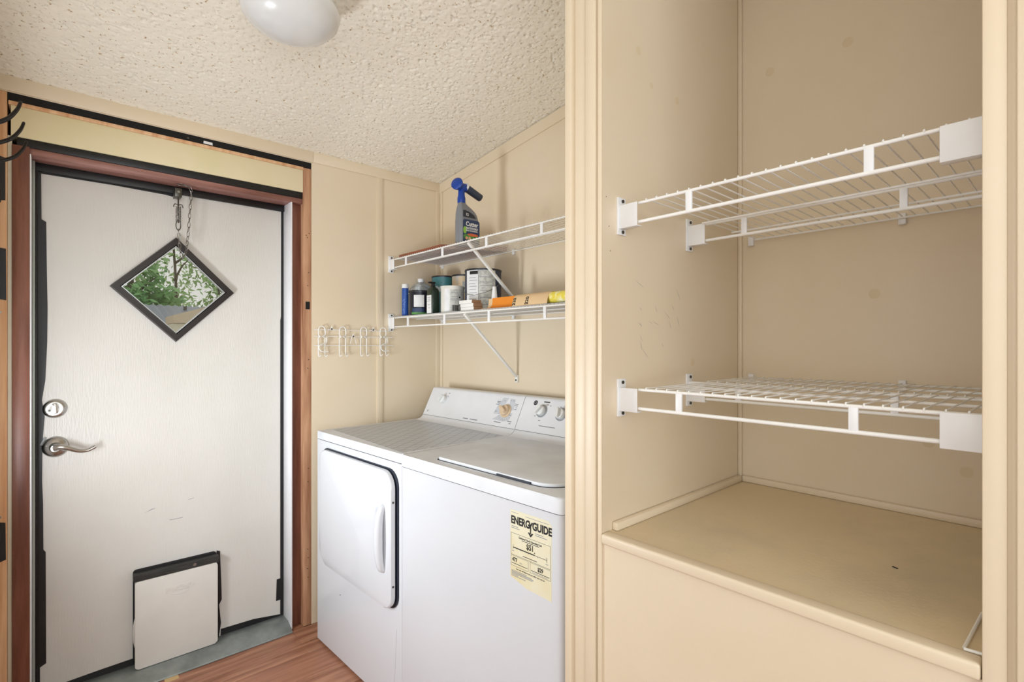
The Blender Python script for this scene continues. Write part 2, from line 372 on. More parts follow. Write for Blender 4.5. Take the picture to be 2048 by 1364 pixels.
# side wall with an added low window framing the bounce light, room behind the camera
b = B(); x0, x1 = -0.27, -0.16
b.box((x0, 1.34, 0), (x1, 1.46, 2.29)); b.box((x0, 2.06, 0), (x1, YW, 2.17)); b.box((x0, 1.46, 0), (x1, 2.06, 0.45)); b.box((x0, 1.46, 1.46), (x1, 2.06, 2.22))
wl = solo(b, 'wall_left', 'cream', 'cream side wall left of the door carrying the coat rack', 'wall', kind='structure')
def window(name, label, axis, pos, a0, a1, z0, z1):  # frame and pane for the unseen windows added around the lights
    t = thing(name, label, 'window', kind='structure')
    q = 0.03
    def bx(p0, p1, w): return ((pos - w, p0[0], p0[1]), (pos + w, p1[0], p1[1])) if axis == 'x' else ((p0[0], pos - w, p0[1]), (p1[0], pos + w, p1[1]))
    for p0, p1 in (((a0, z0), (a1, z0 + q)), ((a0, z1 - q), (a1, z1)), ((a0, z0 + q), (a0 + q, z1 - q)), ((a1 - q, z0 + q), (a1, z1 - q))):
        B().box(*bx(p0, p1, 0.02), 0.003).done('frame_rail', 'jamb_white', t)
    B().box(*bx((a0 + q, z0 + q), (a1 - q, z1 - q), 0.002)).done('pane', 'glass', t)
window('added_window_1', 'added small white framed window around the bounce light under the coat rack', 'x', -0.245, 1.46, 2.06, 0.45, 1.46)  # opening made up to house the side bounce light
b = B(); b.box((-2.1, -1.9, 0), (-1.8, -1.8, 2.9)); b.box((0.3, -1.9, 0), (1.0, -1.8, 2.9)); b.box((-1.8, -1.9, 0), (0.3, -1.8, 0.7)); b.box((-1.8, -1.9, 2.3), (0.3, -1.8, 2.9))
solo(b, 'wall_back', 'pale_paint', 'pale wall with a wide added window behind the viewer', 'wall', kind='structure')
window('added_window_2', 'added wide white framed window around the fill light behind the viewer', 'y', -1.86, -1.8, 0.3, 0.7, 2.3)  # unseen window added to carry the rear fill
b = B(); b.box((-2.1, -1.9, 0), (-2.0, -0.9, 2.9)); b.box((-2.1, 1.1, 0), (-2.0, 2.5, 2.6)); b.box((-2.1, -0.9, 0), (-2.0, 1.1, 0.75)); b.box((-2.1, -0.9, 2.1), (-2.0, 1.1, 2.9))
solo(b, 'wall_side', 'pale_paint', 'pale far side wall with an added window left of the viewer', 'wall', kind='structure')
window('added_window_3', 'added white framed window around the fill light left of the viewer', 'x', -2.06, -0.9, 1.1, 0.75, 2.1)  # unseen window added to carry the far fill

# ================================================================== DOOR AND ITS FRAME
free()
tf = thing('trim_1', 'dark brown wooden door frame set between rough pine studs', 'door frame', kind='structure')
def st_box(n, mt, lo, hi, bev=0.0015): return B().box(lo, hi, bev).done(n, mt, tf)
tag(st_box('stud', 'pine_old', (0.8422, YW + 0.001, 0), (0.8783, 2.46, 2.0975)), 'knotty pine stud right of the door')
tag(st_box('stud', 'pine', (-0.1598, YW + 0.001, 0), (-0.1205, 2.46, 2.1255)), 'pale pine stud left of the door')
st_box('gap_strip', 'blackgap', (-0.1195, YW + 0.003, 2.1), (0.8783, 2.50, 2.126), 0)
st_box('header_edge', 'pine', (-0.118, YW + 0.0005, 2.0865), (0.8420, 2.46, 2.0995))
st_box('header_panel', 'header', (-0.112, YW + 0.004, 1.985), (0.8415, 2.46, 2.0862), 0.001)
st_box('head_tape', 'tape', (-0.098, YW + 0.010, 1.9565), (0.8415, 2.46, 1.9845), 0.001)
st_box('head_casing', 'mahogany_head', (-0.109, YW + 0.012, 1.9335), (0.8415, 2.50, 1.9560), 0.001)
st_box('backing_strip', 'cream_strip', (-0.1202, YW + 0.006, 0), (-0.1095, 2.46, 1.984))
st_box('casing', 'mahogany', (-0.109, YW + 0.001, 0), (-0.0665, 2.45, 1.9560))
st_box('jamb_edge', 'jamb_white', (-0.0662, YW + 0.0005, 0), (-0.0625, 2.46, 1.9330), 0.0008)
st_box('jamb_strip', 'grey_strip', (-0.0622, 2.445, 0), (-0.0548, 2.50, 1.9330), 0.001)
st_box('weather_strip', 'tape', (-0.0546, 2.458, 0.031), (-0.0485, 2.50, 1.9038), 0.001)
st_box('casing', 'mahogany', (0.7905, 2.404, 0), (0.8420, 2.50, 1.9332))
st_box('jamb', 'jamb_white', (0.7892, YW + 0.008, 0.004), (0.7958, 2.4775, 1.9330), 0.001)
st_box('weather_strip', 'tape', (-0.0600, 2.4640, 1.9040), (0.789, 2.4755, 1.9330), 0.002)
st_box('back_fill', 'blackgap', (-0.16, 2.530, 0), (-0.060, 2.56, 2.125), 0); st_box('back_fill', 'blackgap', (0.80, 2.530, 0), (0.8783, 2.56, 2.125), 0)
st_box('back_fill', 'blackgap', (-0.06, 2.530, 1.94), (0.80, 2.56, 2.125), 0)
def frag(n, mt, poly, yy, th=0.001): return B().prism(poly, (0, yy, 0), (1, 0, 0), (0, 0, 1), (0, -1, 0), th).done(n, mt, tf)
frag('tape_patch', 'tape', [(-0.158, 1.44), (-0.1225, 1.435), (-0.1232, 1.605), (-0.158, 1.61)], YW + 0.001)
frag('tape_patch', 'tape', [(-0.158, 1.76), (-0.1245, 1.765), (-0.1245, 1.905), (-0.158, 1.915)], YW + 0.001)
frag('tape_patch', 'tape', [(-0.158, 0.565), (-0.1232, 0.578), (-0.1245, 0.70), (-0.158, 0.71)], YW + 0.001)
frag('strike_mark', 'blackgap', [(0.852, 1.451), (0.871, 1.451), (0.871, 1.486), (0.852, 1.486)], YW + 0.001)
frag('paper_scrap', 'paper', [(0.445, 2.104), (0.478, 2.1035), (0.477, 2.114), (0.446, 2.1145)], YW + 0.003)
B().cyl((0.392, YW + 0.003, 2.110), (0.392, YW + 0.000, 2.110), 0.004, n=12).done('screw', 'steel_dark', tf)
B().cyl((-0.138, YW + 0.001, 1.395), (-0.138, YW - 0.0015, 1.395), 0.0042, n=12).done('screw', 'steel', tf)
B().cyl((-0.138, YW + 0.001, 0.72), (-0.138, YW - 0.0015, 0.72), 0.0042, n=12).done('screw', 'steel', tf)
hole = B().cyl((0.860, YW + 0.0011, 1.78), (0.860, YW + 0.0006, 1.78), 0.0022, n=8).done('nail_hole', 'blackgap', tf)
for hz, hx in ((1.80, 0.868), (1.79, 0.855), (1.62, 0.866), (1.56, 0.862), (1.22, 0.866), (1.18, 0.862), (0.72, 0.865), (0.66, 0.863), (0.35, 0.862), (0.31, 0.864), (0.26, 0.861), (0.22, 0.863)):
    copy(hole, (hx - 0.860, 0, hz - 1.78), tf)
# threshold
b = B(); b.prism([(2.354, 0.0), (2.356, 0.006), (2.405, 0.026), (2.415, 0.030), (2.53, 0.030), (2.53, 0.0)], (-0.0495, 0, 0), (0, 1, 0), (0, 0, 1), (1, 0, 0), 0.8385)
solo(b, 'trim_2', 'aluminium', 'worn grey aluminium threshold under the white door', 'threshold', kind='structure')

dr = thing('door_1', 'white wood-grain door with diamond window, lever handle and pet flap', 'door', (0.37, YD, 0), kind='structure')
cx, cz, ro, ri = 0.366, 1.513, 0.2145, 0.1800
b = B(); bm = b.bm; x0, x1, z0, z1 = -0.048, 0.7880, 0.033, 1.9320; rh = ri + 0.01
out = [(x0, z1), (x1, z1), (x1, z0), (x0, z0)]; dia = [(cx, cz + rh), (cx + rh, cz), (cx, cz - rh), (cx - rh, cz)]
def lay(yv): return [bm.verts.new((p[0], yv, p[1])) for p in out], [bm.verts.new((p[0], yv, p[1])) for p in dia]
(fo, fd), (bo, bd) = lay(YD), lay(YD + 0.044)
for o, d in ((fo, fd), (bo, bd)):
    for i in range(4):
        j = (i + 1) % 4
        bm.faces.new((o[i], o[j], d[i])); bm.faces.new((o[j], d[j], d[i]))
for i in range(4):
    j = (i + 1) % 4
    bm.faces.new((fo[i], fo[j], bo[j], bo[i])); bm.faces.new((fd[i], fd[j], bd[j], bd[i]))
slab = b.done('slab', 'door_white', dr)
D4 = [(0, 1), (1, 0), (0, -1), (-1, 0)]
for i in range(4):
    a, c = D4[i], D4[(i + 1) % 4]
    def q(r, yv): return [(cx + a[0] * r, yv, cz + a[1] * r), (cx + c[0] * r, yv, cz + c[1] * r)]
    def rail(rin, rout, yf, yb, nm, mt, bev):
        b = B(); bm = b.bm; pr = []
        A = [q(rin, yb)[0], q(rout, yb)[0], q(rout - bev, yf)[0], q(rin + bev, yf)[0]]
        E_ = [q(rin, yb)[1], q(rout, yb)[1], q(rout - bev, yf)[1], q(rin + bev, yf)[1]]
        va = [bm.verts.new(v) for v in A]; ve = [bm.verts.new(v) for v in E_]
        bm.faces.new(va); bm.faces.new(ve[::-1])
        for k in range(4): bm.faces.new((va[k], va[(k + 1) % 4], ve[(k + 1) % 4], ve[k]))
        return b.done(nm, mt, dr)
    rail(ri, ro, YD - 0.020, YD + 0.0005, 'window_frame', 'frame_dark', 0.004)
    rail(ri - 0.007, ri - 0.0005, YD - 0.010, YD + 0.004, 'glazing_bead', 'bead', 0.001)
B().prism([(cx + a * (ri - 0.002), cz + c * (ri - 0.002)) for a, c in D4], (0, YD + 0.006, 0), (1, 0, 0), (0, 0, 1), (0, -1, 0), 0.003).done('pane', 'glass', dr)
def tp(poly, nm='tape', th=0.0014): return B().prism(poly, (0, YD, 0), (1, 0, 0), (0, 0, 1), (0, -1, 0), th).done(nm, 'tape', dr)
tp([(-0.0485, 0.033), (-0.0426, 0.033), (-0.0426, 0.137), (-0.0262, 0.146), (-0.0275, 0.545), (-0.0335, 0.555), (-0.0345, 0.72), (-0.037, 0.80), (-0.036, 0.94), (-0.0300, 1.03), (-0.0375, 1.09), (-0.0285, 1.16), (-0.0235, 1.30), (-0.0225, 1.42), (-0.0245, 1.55), (-0.0262, 1.728), (-0.0385, 1.736), (-0.0395, 1.90), (-0.0485, 1.905)])
tp([(-0.0480, 1.9318), (-0.0480, 1.9055), (-0.0400, 1.8985), (0.16, 1.9000), (0.330, 1.8960), (0.378, 1.8900), (0.382, 1.9220), (0.70, 1.9270), (0.7870, 1.9250), (0.7870, 1.9318)])
tp([(0.7745, 0.034), (0.7875, 0.034), (0.7875, 1.924), (0.7785, 1.924), (0.7780, 1.42), (0.7750, 1.40)])
tp([(0.7560, 0.107), (0.7744, 0.107), (0.7744, 0.206), (0.7590, 0.206)])
tp([(0.5290, 0.034), (0.5300, 0.062), (0.66, 0.058), (0.774, 0.040), (0.774, 0.034)])
tp([(-0.0420, 0.034), (-0.0420, 0.052), (0.12, 0.058), (0.2300, 0.060), (0.2300, 0.034)])
# crinkled plastic behind the lock edge
b = B(); b.tube(smooth_path([(-0.0405, YD - 0.003, 0.93), (-0.034, YD - 0.006, 0.945), (-0.028, YD - 0.003, 0.955)], 5), 0.004, 6); b.done('plastic_scrap', 'plastic_clear', dr)
# deadbolt and lever
def disc(c, prof, n=36): return B().lathe(c, prof, n, Matrix.Rotation(rad(90), 3, 'X'))
dbt = disc((-0.003, YD, 1.057), [(0.034, 0), (0.034, 0.004), (0.031, 0.010), (0.026, 0.014), (0.022, 0.0145), (0.010, 0.013), (0, 0.013)]).done('deadbolt', 'nickel', dr)
b = B(); b.prism(rr(-0.0065, -0.019, 0.0065, 0.019, 0.006), (-0.002, YD - 0.013, 1.060), (0.98, 0, 0.15), (-0.15, 0, 0.98), (0, -1, 0), 0.016, 0.002); b.done('thumb_turn', 'nickel', dbt)
disc((-0.018, YD - 0.012, 1.052), [(0.004, 0), (0.004, 0.003), (0, 0.0032)], 12).done('screw', 'steel_dark', dbt)
lv = disc((-0.0015, YD, 0.919), [(0.0375, 0), (0.0375, 0.004), (0.034, 0.011), (0.026, 0.016), (0.018, 0.019), (0.0145, 0.030), (0.013, 0.045), (0, 0.046)]).done('lever_rose', 'nickel', dr)
pts = smooth_path([(-0.004, YD - 0.048, 0.9225), (0.014, YD - 0.056, 0.9240), (0.036, YD - 0.056, 0.9160), (0.060, YD - 0.052, 0.9040), (0.084, YD - 0.050, 0.9010), (0.101, YD - 0.050, 0.9080), (0.110, YD - 0.050, 0.9130)], 6)
rs = [0.012 - 0.0058 * min(1, i / (len(pts) * 0.6)) for i in range(len(pts))]; rs[-1] = 0.0025
B().tube(pts, rs, 12).done('lever', 'nickel', lv)
disc((-0.0015, YD - 0.046, 0.917), [(0.006, 0), (0.006, 0.004), (0.004, 0.006), (0, 0.006)], 16).done('lock_button', 'steel', lv)
disc((-0.024, YD - 0.013, 0.926), [(0.0035, 0), (0.0035, 0.004), (0, 0.0042)], 12).done('screw', 'steel_dark', lv)
# scuffs on the door
for pl in ([(0.26, 0.62), (0.285, 0.632), (0.30, 0.633), (0.285, 0.629)], [(0.345, 0.575), (0.39, 0.5755), (0.39, 0.5735), (0.345, 0.573)], [(0.41, 0.645), (0.43, 0.648), (0.43, 0.6465), (0.41, 0.6435)]):
    B().prism(pl, (0, YD, 0), (1, 0, 0), (0, 0, 1), (0, -1, 0), 0.0002).done('scuff', 'ink_soft', slab)
# pet flap
pf = B().prism(rr(0.224, 0.040, 0.512, 0.405, 0.012), (0, YD, 0), (1, 0, 0), (0, 0, 1), (0, -1, 0), 0.018, 0.003).done('pet_door_frame', 'blackgap', dr)
pn = B().prism(rr(0.2270, 0.0330, 0.5080, 0.3720, 0.010), (0, YD - 0.0330, 0), (1, 0, 0), (0, 0, 1), (0, -1, 0), 0.016, 0.004, 3).done('pet_door_panel', 'pet_white', dr)
b = B(); b.prism(rr(0.2220, 0.3730, 0.5150, 0.3980, 0.003), (0, YD - 0.0185, 0), (1, 0, 0), (0, 0, 1), (0, -1, 0), 0.030, 0.004); b.done('pet_door_hinge', 'rubber', dr)
B().cyl((0.425, YD - 0.0480, 0.386), (0.425, YD - 0.0500, 0.386), 0.006, n=14).done('screw', 'steel', dr)
b = B(); b.lathe((0.232, YD - 0.020, 0.165), [(0.0, -0.060), (0.005, -0.055), (0.009, -0.03), (0.010, 0), (0.009, 0.03), (0.005, 0.055), (0, 0.060)], 16); b.done('pet_door_catch', 'pet_white', dr)
tp([(0.5085, 0.034), (0.5220, 0.034), (0.5300, 0.09), (0.5230, 0.17), (0.5330, 0.19), (0.5310, 0.27), (0.5260, 0.40), (0.5140, 0.405)], 'pet_door_tape', 0.004)
text('PetSafe', 0.030, (0.375, YD - 0.0490, 0.298), (1, 0, 0), (0, 0, 1), 'pet_white', pn, align='CENTER', ext=0.0012, bold=0.0008, sx=1.15)
b = B(); b.tube(smooth_path([(0.345, YD - 0.049, 0.290), (0.375, YD - 0.049, 0.284), (0.405, YD - 0.049, 0.291)], 6), 0.0014, 6); b.done('lettering_swash', 'pet_white', pn)

# crash chain and spring hanging in front of the window
YC = 2.405
ch = thing('door_chain', 'steel safety chain with coil spring hanging from the door head', 'chain', (0.375, YC, 1.90))
B().box((0.352, YC - 0.004, 1.878), (0.376, 2.45, 1.912), 0.001).done('bracket', 'steel_dark', ch)
B().cyl((0.364, YC - 0.004, 1.897), (0.364, YC - 0.007, 1.897), 0.005, n=12).done('bolt', 'steel', ch)
pts = [(0.364 + 0.0085 * math.cos(a), YC + 0.0085 * math.sin(a), 1.840 - 0.062 * a / (2 * math.pi * 11)) for a in [2 * math.pi * 11 * i / 176 for i in range(177)]]
B().tube(pts, 0.0016, 6).done('spring', 'steel', ch)
B().cyl((0.364, YC, 1.880), (0.364, YC, 1.775), 0.0028, n=8).done('spring_rod', 'steel_dark', ch)
for s in (-1, 1): B().tube(smooth_path([(0.364, YC, 1.846), (0.364 + s * 0.012, YC, 1.848), (0.364 + s * 0.016, YC, 1.836)], 5), 0.0018, 6).done('spring_hook', 'steel_dark', ch)
b = B(); b.tube([(0.364 + 0.008 * math.cos(a), YC, 1.765 + 0.020 * math.sin(a)) for a in [2 * math.pi * i / 20 for i in range(20)]], 0.0019, 6, True); b.done('eye_loop', 'steel_dark', ch)
lk = B(); lk.tube([(0.0048 * math.copysign(abs(math.cos(a)) ** 0.7, math.cos(a)), 0, 0.0115 * math.copysign(abs(math.sin(a)) ** 0.8, math.sin(a))) for a in [2 * math.pi * i / 14 for i in range(14)]], 0.0013, 5, True)
link = lk.done('link', 'steel', ch, org=Vector((0, 0, 0)))
def hang(ctrl):
    P = smooth_path(ctrl, 40); d = [0]
    for a, c in zip(P, P[1:]): d.append(d[-1] + (c - a).length)
    k = 0; s = 0.008
    while s < d[-1]:
        i = next(i for i in range(len(d)) if d[i] >= s); tg = (P[i] - P[i - 1]).normalized()
        eul = tg.to_track_quat('Z', 'Y').to_euler() if abs(tg.z) < 0.999 else Vector((0, 0, 1)).to_track_quat('Z', 'Y').to_euler()
        mt = tg.to_track_quat('Z', 'X').to_matrix() @ Matrix.Rotation(rad(20 if k % 2 else 100), 3, 'Z')
        yield P[i] - ORG, mt.to_euler(); s += 0.0185; k += 1
fst = True
for ctrl in ([(0.364, YC, 1.748), (0.367, YC, 1.70), (0.372, YC - 0.002, 1.655), (0.377, YC - 0.004, 1.638), (0.385, YC - 0.004, 1.648), (0.391, YC - 0.002, 1.672), (0.398, YC, 1.74), (0.404, YC, 1.83), (0.408, YC, 1.895), (0.404, YC + 0.0, 1.9205), (0.386, YC, 1.928), (0.355, YC + 0.002, 1.9300)],):
    for p, e in hang(ctrl):
        if fst: link.location = p; link.rotation_euler = e; fst = False
        else: copy(link, p, ch, e)

# ================================================================== CEILING LIGHT
gx, gy = 0.480, 1.445
gl_ = thing('ceiling_light', 'frosted grey-white glass dome light on the ceiling', 'ceiling light', (gx, gy, zc(gy)))
B().lathe((gx, gy, zc(gy)), [(0.075, 0.008), (0.075, -0.022), (0.070, -0.028), (0, -0.028)], 40).done('canopy', 'plastic_white', gl_)
B().lathe((gx, gy, zc(gy) - 0.028), [(0.066, 0.004), (0.068, -0.006), (0.100, -0.018), (0.122, -0.036), (0.128, -0.054), (0.122, -0.074), (0.102, -0.095), (0.072, -0.110), (0.036, -0.118), (0, -0.1195)], 48).done('globe', 'globe', gl_)

# ================================================================== DRYER AND WASHER  (local: x right, y back, z up)
RZ = rad(-87.25); OL = (0.850, 2.224, 0)
UX, UZ, NF = (1, 0, 0), (0, 0, 1), (0, -1, 0)
def console(parent, x0, x1, mt='panel_white', lr=0.0):
    prof = [(0.500, 0.914), (0.508, 0.9150), (0.524, 0.9185), (0.536, 0.9255), (0.543, 0.9340), (0.5445, 0.9355), (0.5430, 0.9365), (0.606, 1.0600), (0.610, 1.0660), (0.616, 1.0690), (0.655, 1.0690), (0.655, 0.914)]
    return B().prism(prof, (x0, 0, 0), (0, 1, 0), (0, 0, 1), (1, 0, 0), x1 - x0).done('console', mt, parent, ang=30)
SL = math.atan2(1.06 - 0.9365, 0.606 - 0.543); CU = Vector((0, math.cos(SL), math.sin(SL))); CN = Vector((0, -math.sin(SL), math.cos(SL)))
def cpt(x, s, n=0.0): return Vector((x, 0.543, 0.9365)) + CU * s + CN * n       # point on console face, s metres up the slope
def knob(parent, x, s, r, mt, ang, ring=None, skirt=0.0):
    R = Matrix(((1, 0, 0), (0, CU.y, CN.y), (0, CU.z, CN.z)))
    k = B().lathe(cpt(x, s), [(r + skirt, 0.0003), (r + skirt, 0.004), (r, 0.006), (r * 0.95, 0.017), (r * 0.8, 0.019), (0, 0.019)], 28, R).done('knob', mt, parent)
    if ring: B().lathe(cpt(x, s), [(r * 1.28, 0.0002), (r * 1.28, 0.0022), (r * 1.02, 0.0030), (0, 0.003)], 28, R).done('knob_ring', ring, k)
    a = rad(ang); d = Vector((math.cos(a), 0, 0)) + CU * math.sin(a); e = Vector((-math.sin(a), 0, 0)) + CU * math.cos(a)
    B().prism(rr(-r * 0.92, -r * 0.30, r * 0.92, r * 0.30, r * 0.25), cpt(x, s, 0.016), d, e, CN, 0.016, 0.003).done('grip', mt, k)
    return k
def dash(parent, x, s, w, h, mt='ink_soft', nm='print'):
    return B().prism([(-w / 2, -h / 2), (w / 2, -h / 2), (w / 2, h / 2), (-w / 2, h / 2)], cpt(x, s, 0.0), UX, CU, CN, 0.0003).done(nm, mt, parent)

dy = thing('dryer', 'white front-loading clothes dryer with tan timer knob beside the door wall', 'dryer', OL, RZ, local=True)
WD = 0.672
B().prism(rr(0, 0, WD, 0.655, 0.0015), (0, 0, 0.012), UX, (0, 1, 0), UZ, 0.866).done('cabinet', 'appliance', dy)
for fx in (0.05, WD - 0.05):
    for fy in (0.05, 0.60): B().cyl((fx, fy, 0), (fx, fy, 0.014), 0.018, n=12).done('foot', 'rubber', dy)
B().prism(rr(-0.001, -0.002, WD + 0.001, 0.655, 0.008), (0, 0, 0.8815), UX, (0, 1, 0), UZ, 0.0325, 0.006, 3).done('top', 'appliance_top', dy)
B().prism([(0.035, 0.055), (0.64, 0.012), (WD - 0.014, 0.012), (WD - 0.014, 0.490), (0.022, 0.490), (0.022, 0.09)], (0, 0, 0.914), UX, (0, 1, 0), UZ, 0.0006).done('top_liner', 'trellis', dy)
console(dy, 0.012, WD)
B().prism(rr(0.056, 0.366, 0.655, 0.853, (0.075, 0.052, 0.06, 0.052)), (0, 0.001, 0), UX, UZ, NF, 0.0055).done('door_gasket', 'dark_gap', dy)
# the door swings slightly ajar on its left hinges (its own origin is the hinge line)
HO = Vector((0.062, -0.005, 0)); ORG = HO
dd = B().prism(rr(0.0635, 0.368, 0.645, 0.848, (0.075, 0.052, 0.06, 0.052), 8), (0, -0.005, 0), UX, UZ, NF, 0.016, 0.006, 3).done('door', 'appliance', dy)
dd.location = HO; dd.rotation_euler = (0, 0, rad(-0.45))
B().prism(rr(0.5380, 0.500, 0.568, 0.712, 0.014), (0, -0.0208, 0), UX, UZ, NF, 0.0008).done('handle_pocket', 'print_grey', dd)
pts = smooth_path([(0.592, -0.016, 0.497), (0.592, -0.030, 0.512), (0.592, -0.038, 0.56), (0.592, -0.040, 0.61), (0.592, -0.038, 0.66), (0.592, -0.030, 0.708), (0.592, -0.016, 0.723)], 6)
b = B(); b.tube(pts, [0.010 + 0.006 * math.sin(math.pi * i / (len(pts) - 1)) for i in range(len(pts))], 12); b.done('handle', 'appliance', dd)
for hz in (0.745, 0.455): B().cyl((0.6445, -0.013, hz), (0.6465, -0.013, hz), 0.004, n=10).done('screw', 'steel_dark', dd)
free()
for hz in (0.742, 0.474): B().box((0.0530, -0.017, hz - 0.026), (0.0610, 0.0, hz + 0.026), 0.001).done('hinge', 'dark_gap', dy)
knob(dy, 0.135, 0.088, 0.0210, 'knob_white', 70)
dash(dy, 0.160, 0.124, 0.012, 0.003); dash(dy, 0.157, 0.108, 0.003, 0.006, 'ink'); dash(dy, 0.165, 0.104, 0.003, 0.003, 'ink'); dash(dy, 0.040, 0.022, 0.006, 0.010, 'ink_soft')
dash(dy, 0.345, 0.012, 0.036, 0.004); dash(dy, 0.402, 0.012, 0.052, 0.004)
dash(dy, 0.342, -0.0008, 0.655, 0.0013, 'ink', 'groove')
kx, ks = 0.588, 0.072
for pl in ([(-0.072, -0.018), (-0.030, -0.018), (-0.020, 0.030), (-0.008, 0.060), (-0.040, 0.060), (-0.060, 0.030)], [(0.002, 0.058), (0.034, 0.058), (0.044, 0.008), (0.016, 0.004)], [(0.018, -0.008), (0.044, -0.006), (0.034, -0.040), (0.0, -0.048), (-0.068, -0.044), (-0.035, -0.022)]):
    B().prism(pl, cpt(kx, ks), UX, CU, CN, 0.0003).done('dial_print', 'print_grey', dy)
for i in range(9):
    a = rad(200 + i * 17); r0 = 0.036
    B().prism([(-0.0007, 0), (0.0007, 0), (0.0007, 0.010), (-0.0007, 0.010)], cpt(kx + r0 * math.cos(a), ks + r0 * math.sin(a)), tuple(Vector((-math.sin(a), 0, 0)) + CU * math.cos(a)), tuple(Vector((math.cos(a), 0, 0)) + CU * math.sin(a)), CN, 0.0005).done('print', 'ink_soft', dy)
for x, s, w in ((-0.062, 0.040, 0.022), (-0.060, 0.033, 0.020), (-0.066, 0.026, 0.018), (-0.028, 0.046, 0.008), (0.050, 0.036, 0.020), (0.048, 0.029, 0.022), (0.054, 0.020, 0.010), (0.052, 0.012, 0.014), (-0.062, -0.006, 0.012), (0.030, -0.016, 0.010), (0.040, -0.044, 0.026), (0.046, -0.053, 0.012), (-0.030, -0.054, 0.042), (0.010, 0.050, 0.004), (0.026, 0.050, 0.006)):
    dash(dy, kx + x, ks + s, w, 0.0034, 'ink_soft')
knob(dy, kx, ks, 0.024, 'knob_tan', 150, skirt=0.006)

ws_ = thing('washing_machine', 'white top-loading washing machine with yellow energy label by the partition', 'washing machine', OL, RZ, local=True)
xa, xb = 0.6735, 1.3900
B().prism(rr(xa, 0.0002, xb - 0.004, 0.650, (0.001, 0.022, 0.022, 0.004)), (0, 0, 0.012), UX, (0, 1, 0), UZ, 0.858).done('cabinet', 'appliance', ws_)
for fx in (xa + 0.05, xb - 0.05):
    for fy in (0.05, 0.60): B().cyl((fx, fy, 0), (fx, fy, 0.014), 0.018, n=12).done('foot', 'rubber', ws_)
B().prism(rr(xa, -0.004, xb, 0.650, (0.006, 0.022, 0.006, 0.006)), (0, 0, 0.8735), UX, (0, 1, 0), UZ, 0.0405, 0.009, 3).done('top', 'appliance_top', ws_)
B().prism(rr(0.821, 0.034, 1.334, 0.470, (0.012, 0.075, 0.010, 0.010)), (0, 0, 0.9139), UX, (0, 1, 0), UZ, 0.0012).done('lid_gap', 'dark_gap', ws_)
ld = B().prism(rr(0.825, 0.038, 1.330, 0.468, (0.012, 0.072, 0.008, 0.008), 8), (0, 0, 0.9152), UX, (0, 1, 0), UZ, 0.0085, 0.0035, 3).done('lid', 'appliance_top', ws_)
B().prism(rr(1.110, 0.0335, 1.245, 0.0420, 0.003), (0, 0, 0.9150), UX, (0, 1, 0), UZ, 0.0050).done('finger_slot', 'dark_gap', ld)
console(ws_, xa + 0.0015, xb - 0.012)
knob(ws_, 0.788, 0.092, 0.0215, 'knob_white', 55, 'knob_ring'); knob(ws_, 0.892, 0.088, 0.0215, 'knob_white', 100, 'knob_ring')
R = Matrix(((1, 0, 0), (0, CU.y, CN.y), (0, CU.z, CN.z)))
em = B().lathe(cpt(0.742, 0.124), [(0.0105, 0.0002), (0.0105, 0.0010), (0, 0.0011)], 24, R).done('emblem', 'black_ink', ws_)
b = B(); b.tube([tuple(cpt(0.742 + 0.007 * math.cos(a), 0.124 + 0.0045 * math.sin(a), 0.0012)) for a in [2 * math.pi * i / 18 for i in range(18)]], 0.0007, 5, True); b.done('emblem_ring', 'print_grey', em)
for x, s, w, h, mt in ((0.802, 0.132, 0.032, 0.005, 'ink'), (0.925, 0.132, 0.050, 0.007, 'ink'), (0.915, 0.122, 0.030, 0.003, 'ink_soft'), (0.770, 0.113, 0.006, 0.004, 'ink_soft'), (0.812, 0.121, 0.008, 0.003, 'ink_soft'), (0.826, 0.118, 0.008, 0.003, 'ink_soft'), (0.760, 0.068, 0.008, 0.003, 'ink_soft'), (0.790, 0.052, 0.010, 0.003, 'ink_soft'), (0.880, 0.118, 0.008, 0.003, 'ink_soft'), (0.905, 0.121, 0.010, 0.003, 'ink_soft'), (0.930, 0.110, 0.006, 0.004, 'ink'), (0.840, 0.030, 0.085, 0.003, 'ink_soft')):
    dash(ws_, x, s, w, h, mt)
dash(ws_, 1.026, -0.0008, 0.700, 0.0013, 'ink', 'groove')
# energy label
lx, lz, lw, lh = 1.2045, 0.650, 0.1455, 0.198
B().prism([(0.640, 0.300), (0.6408, 0.300), (0.6260, 0.100), (0.6252, 0.100)], (0, 0.0, 0), UX, UZ, NF, 0.0002).done('scratch', 'ink_soft', dy)
B().cyl((0.215, 0.0, 0.272), (0.215, -0.0003, 0.272), 0.003, n=8).done('chip', 'ink', dy)
lb = B().prism([(0, 0.020), (0.06, 0.004), (lw, 0.0), (lw, lh - 0.012), (lw - 0.010, lh), (0, lh)], (lx, 0.0002, lz), UX, UZ, NF, 0.0006).done('energy_label', 'label_yellow', ws_)
def lt(s, size, u, v, mt='black_ink', al='LEFT', bold=0.0, sx=1.0): return text(s, size, (lx + u, -0.0006, lz + v), UX, UZ, mt, lb, align=al, bold=bold, sx=sx)
def ln(u0, v0, u1, v1, mt='ink'): return B().prism([(u0, v0), (u1, v0), (u1, v1), (u0, v1)], (lx, -0.0004, lz), UX, UZ, NF, 0.0003).done('rule_line', mt, lb)
lt('ENERG', 0.0280, 0.002, 0.1630, bold=0.0011, sx=0.80); lt('Y', 0.0280, 0.0675, 0.1600, bold=0.0011, sx=0.78); lt('GUIDE', 0.0280, 0.0800, 0.1630, bold=0.0011, sx=0.80)
ln(0.0722, 0.150, 0.0758, 0.165, 'black_ink')
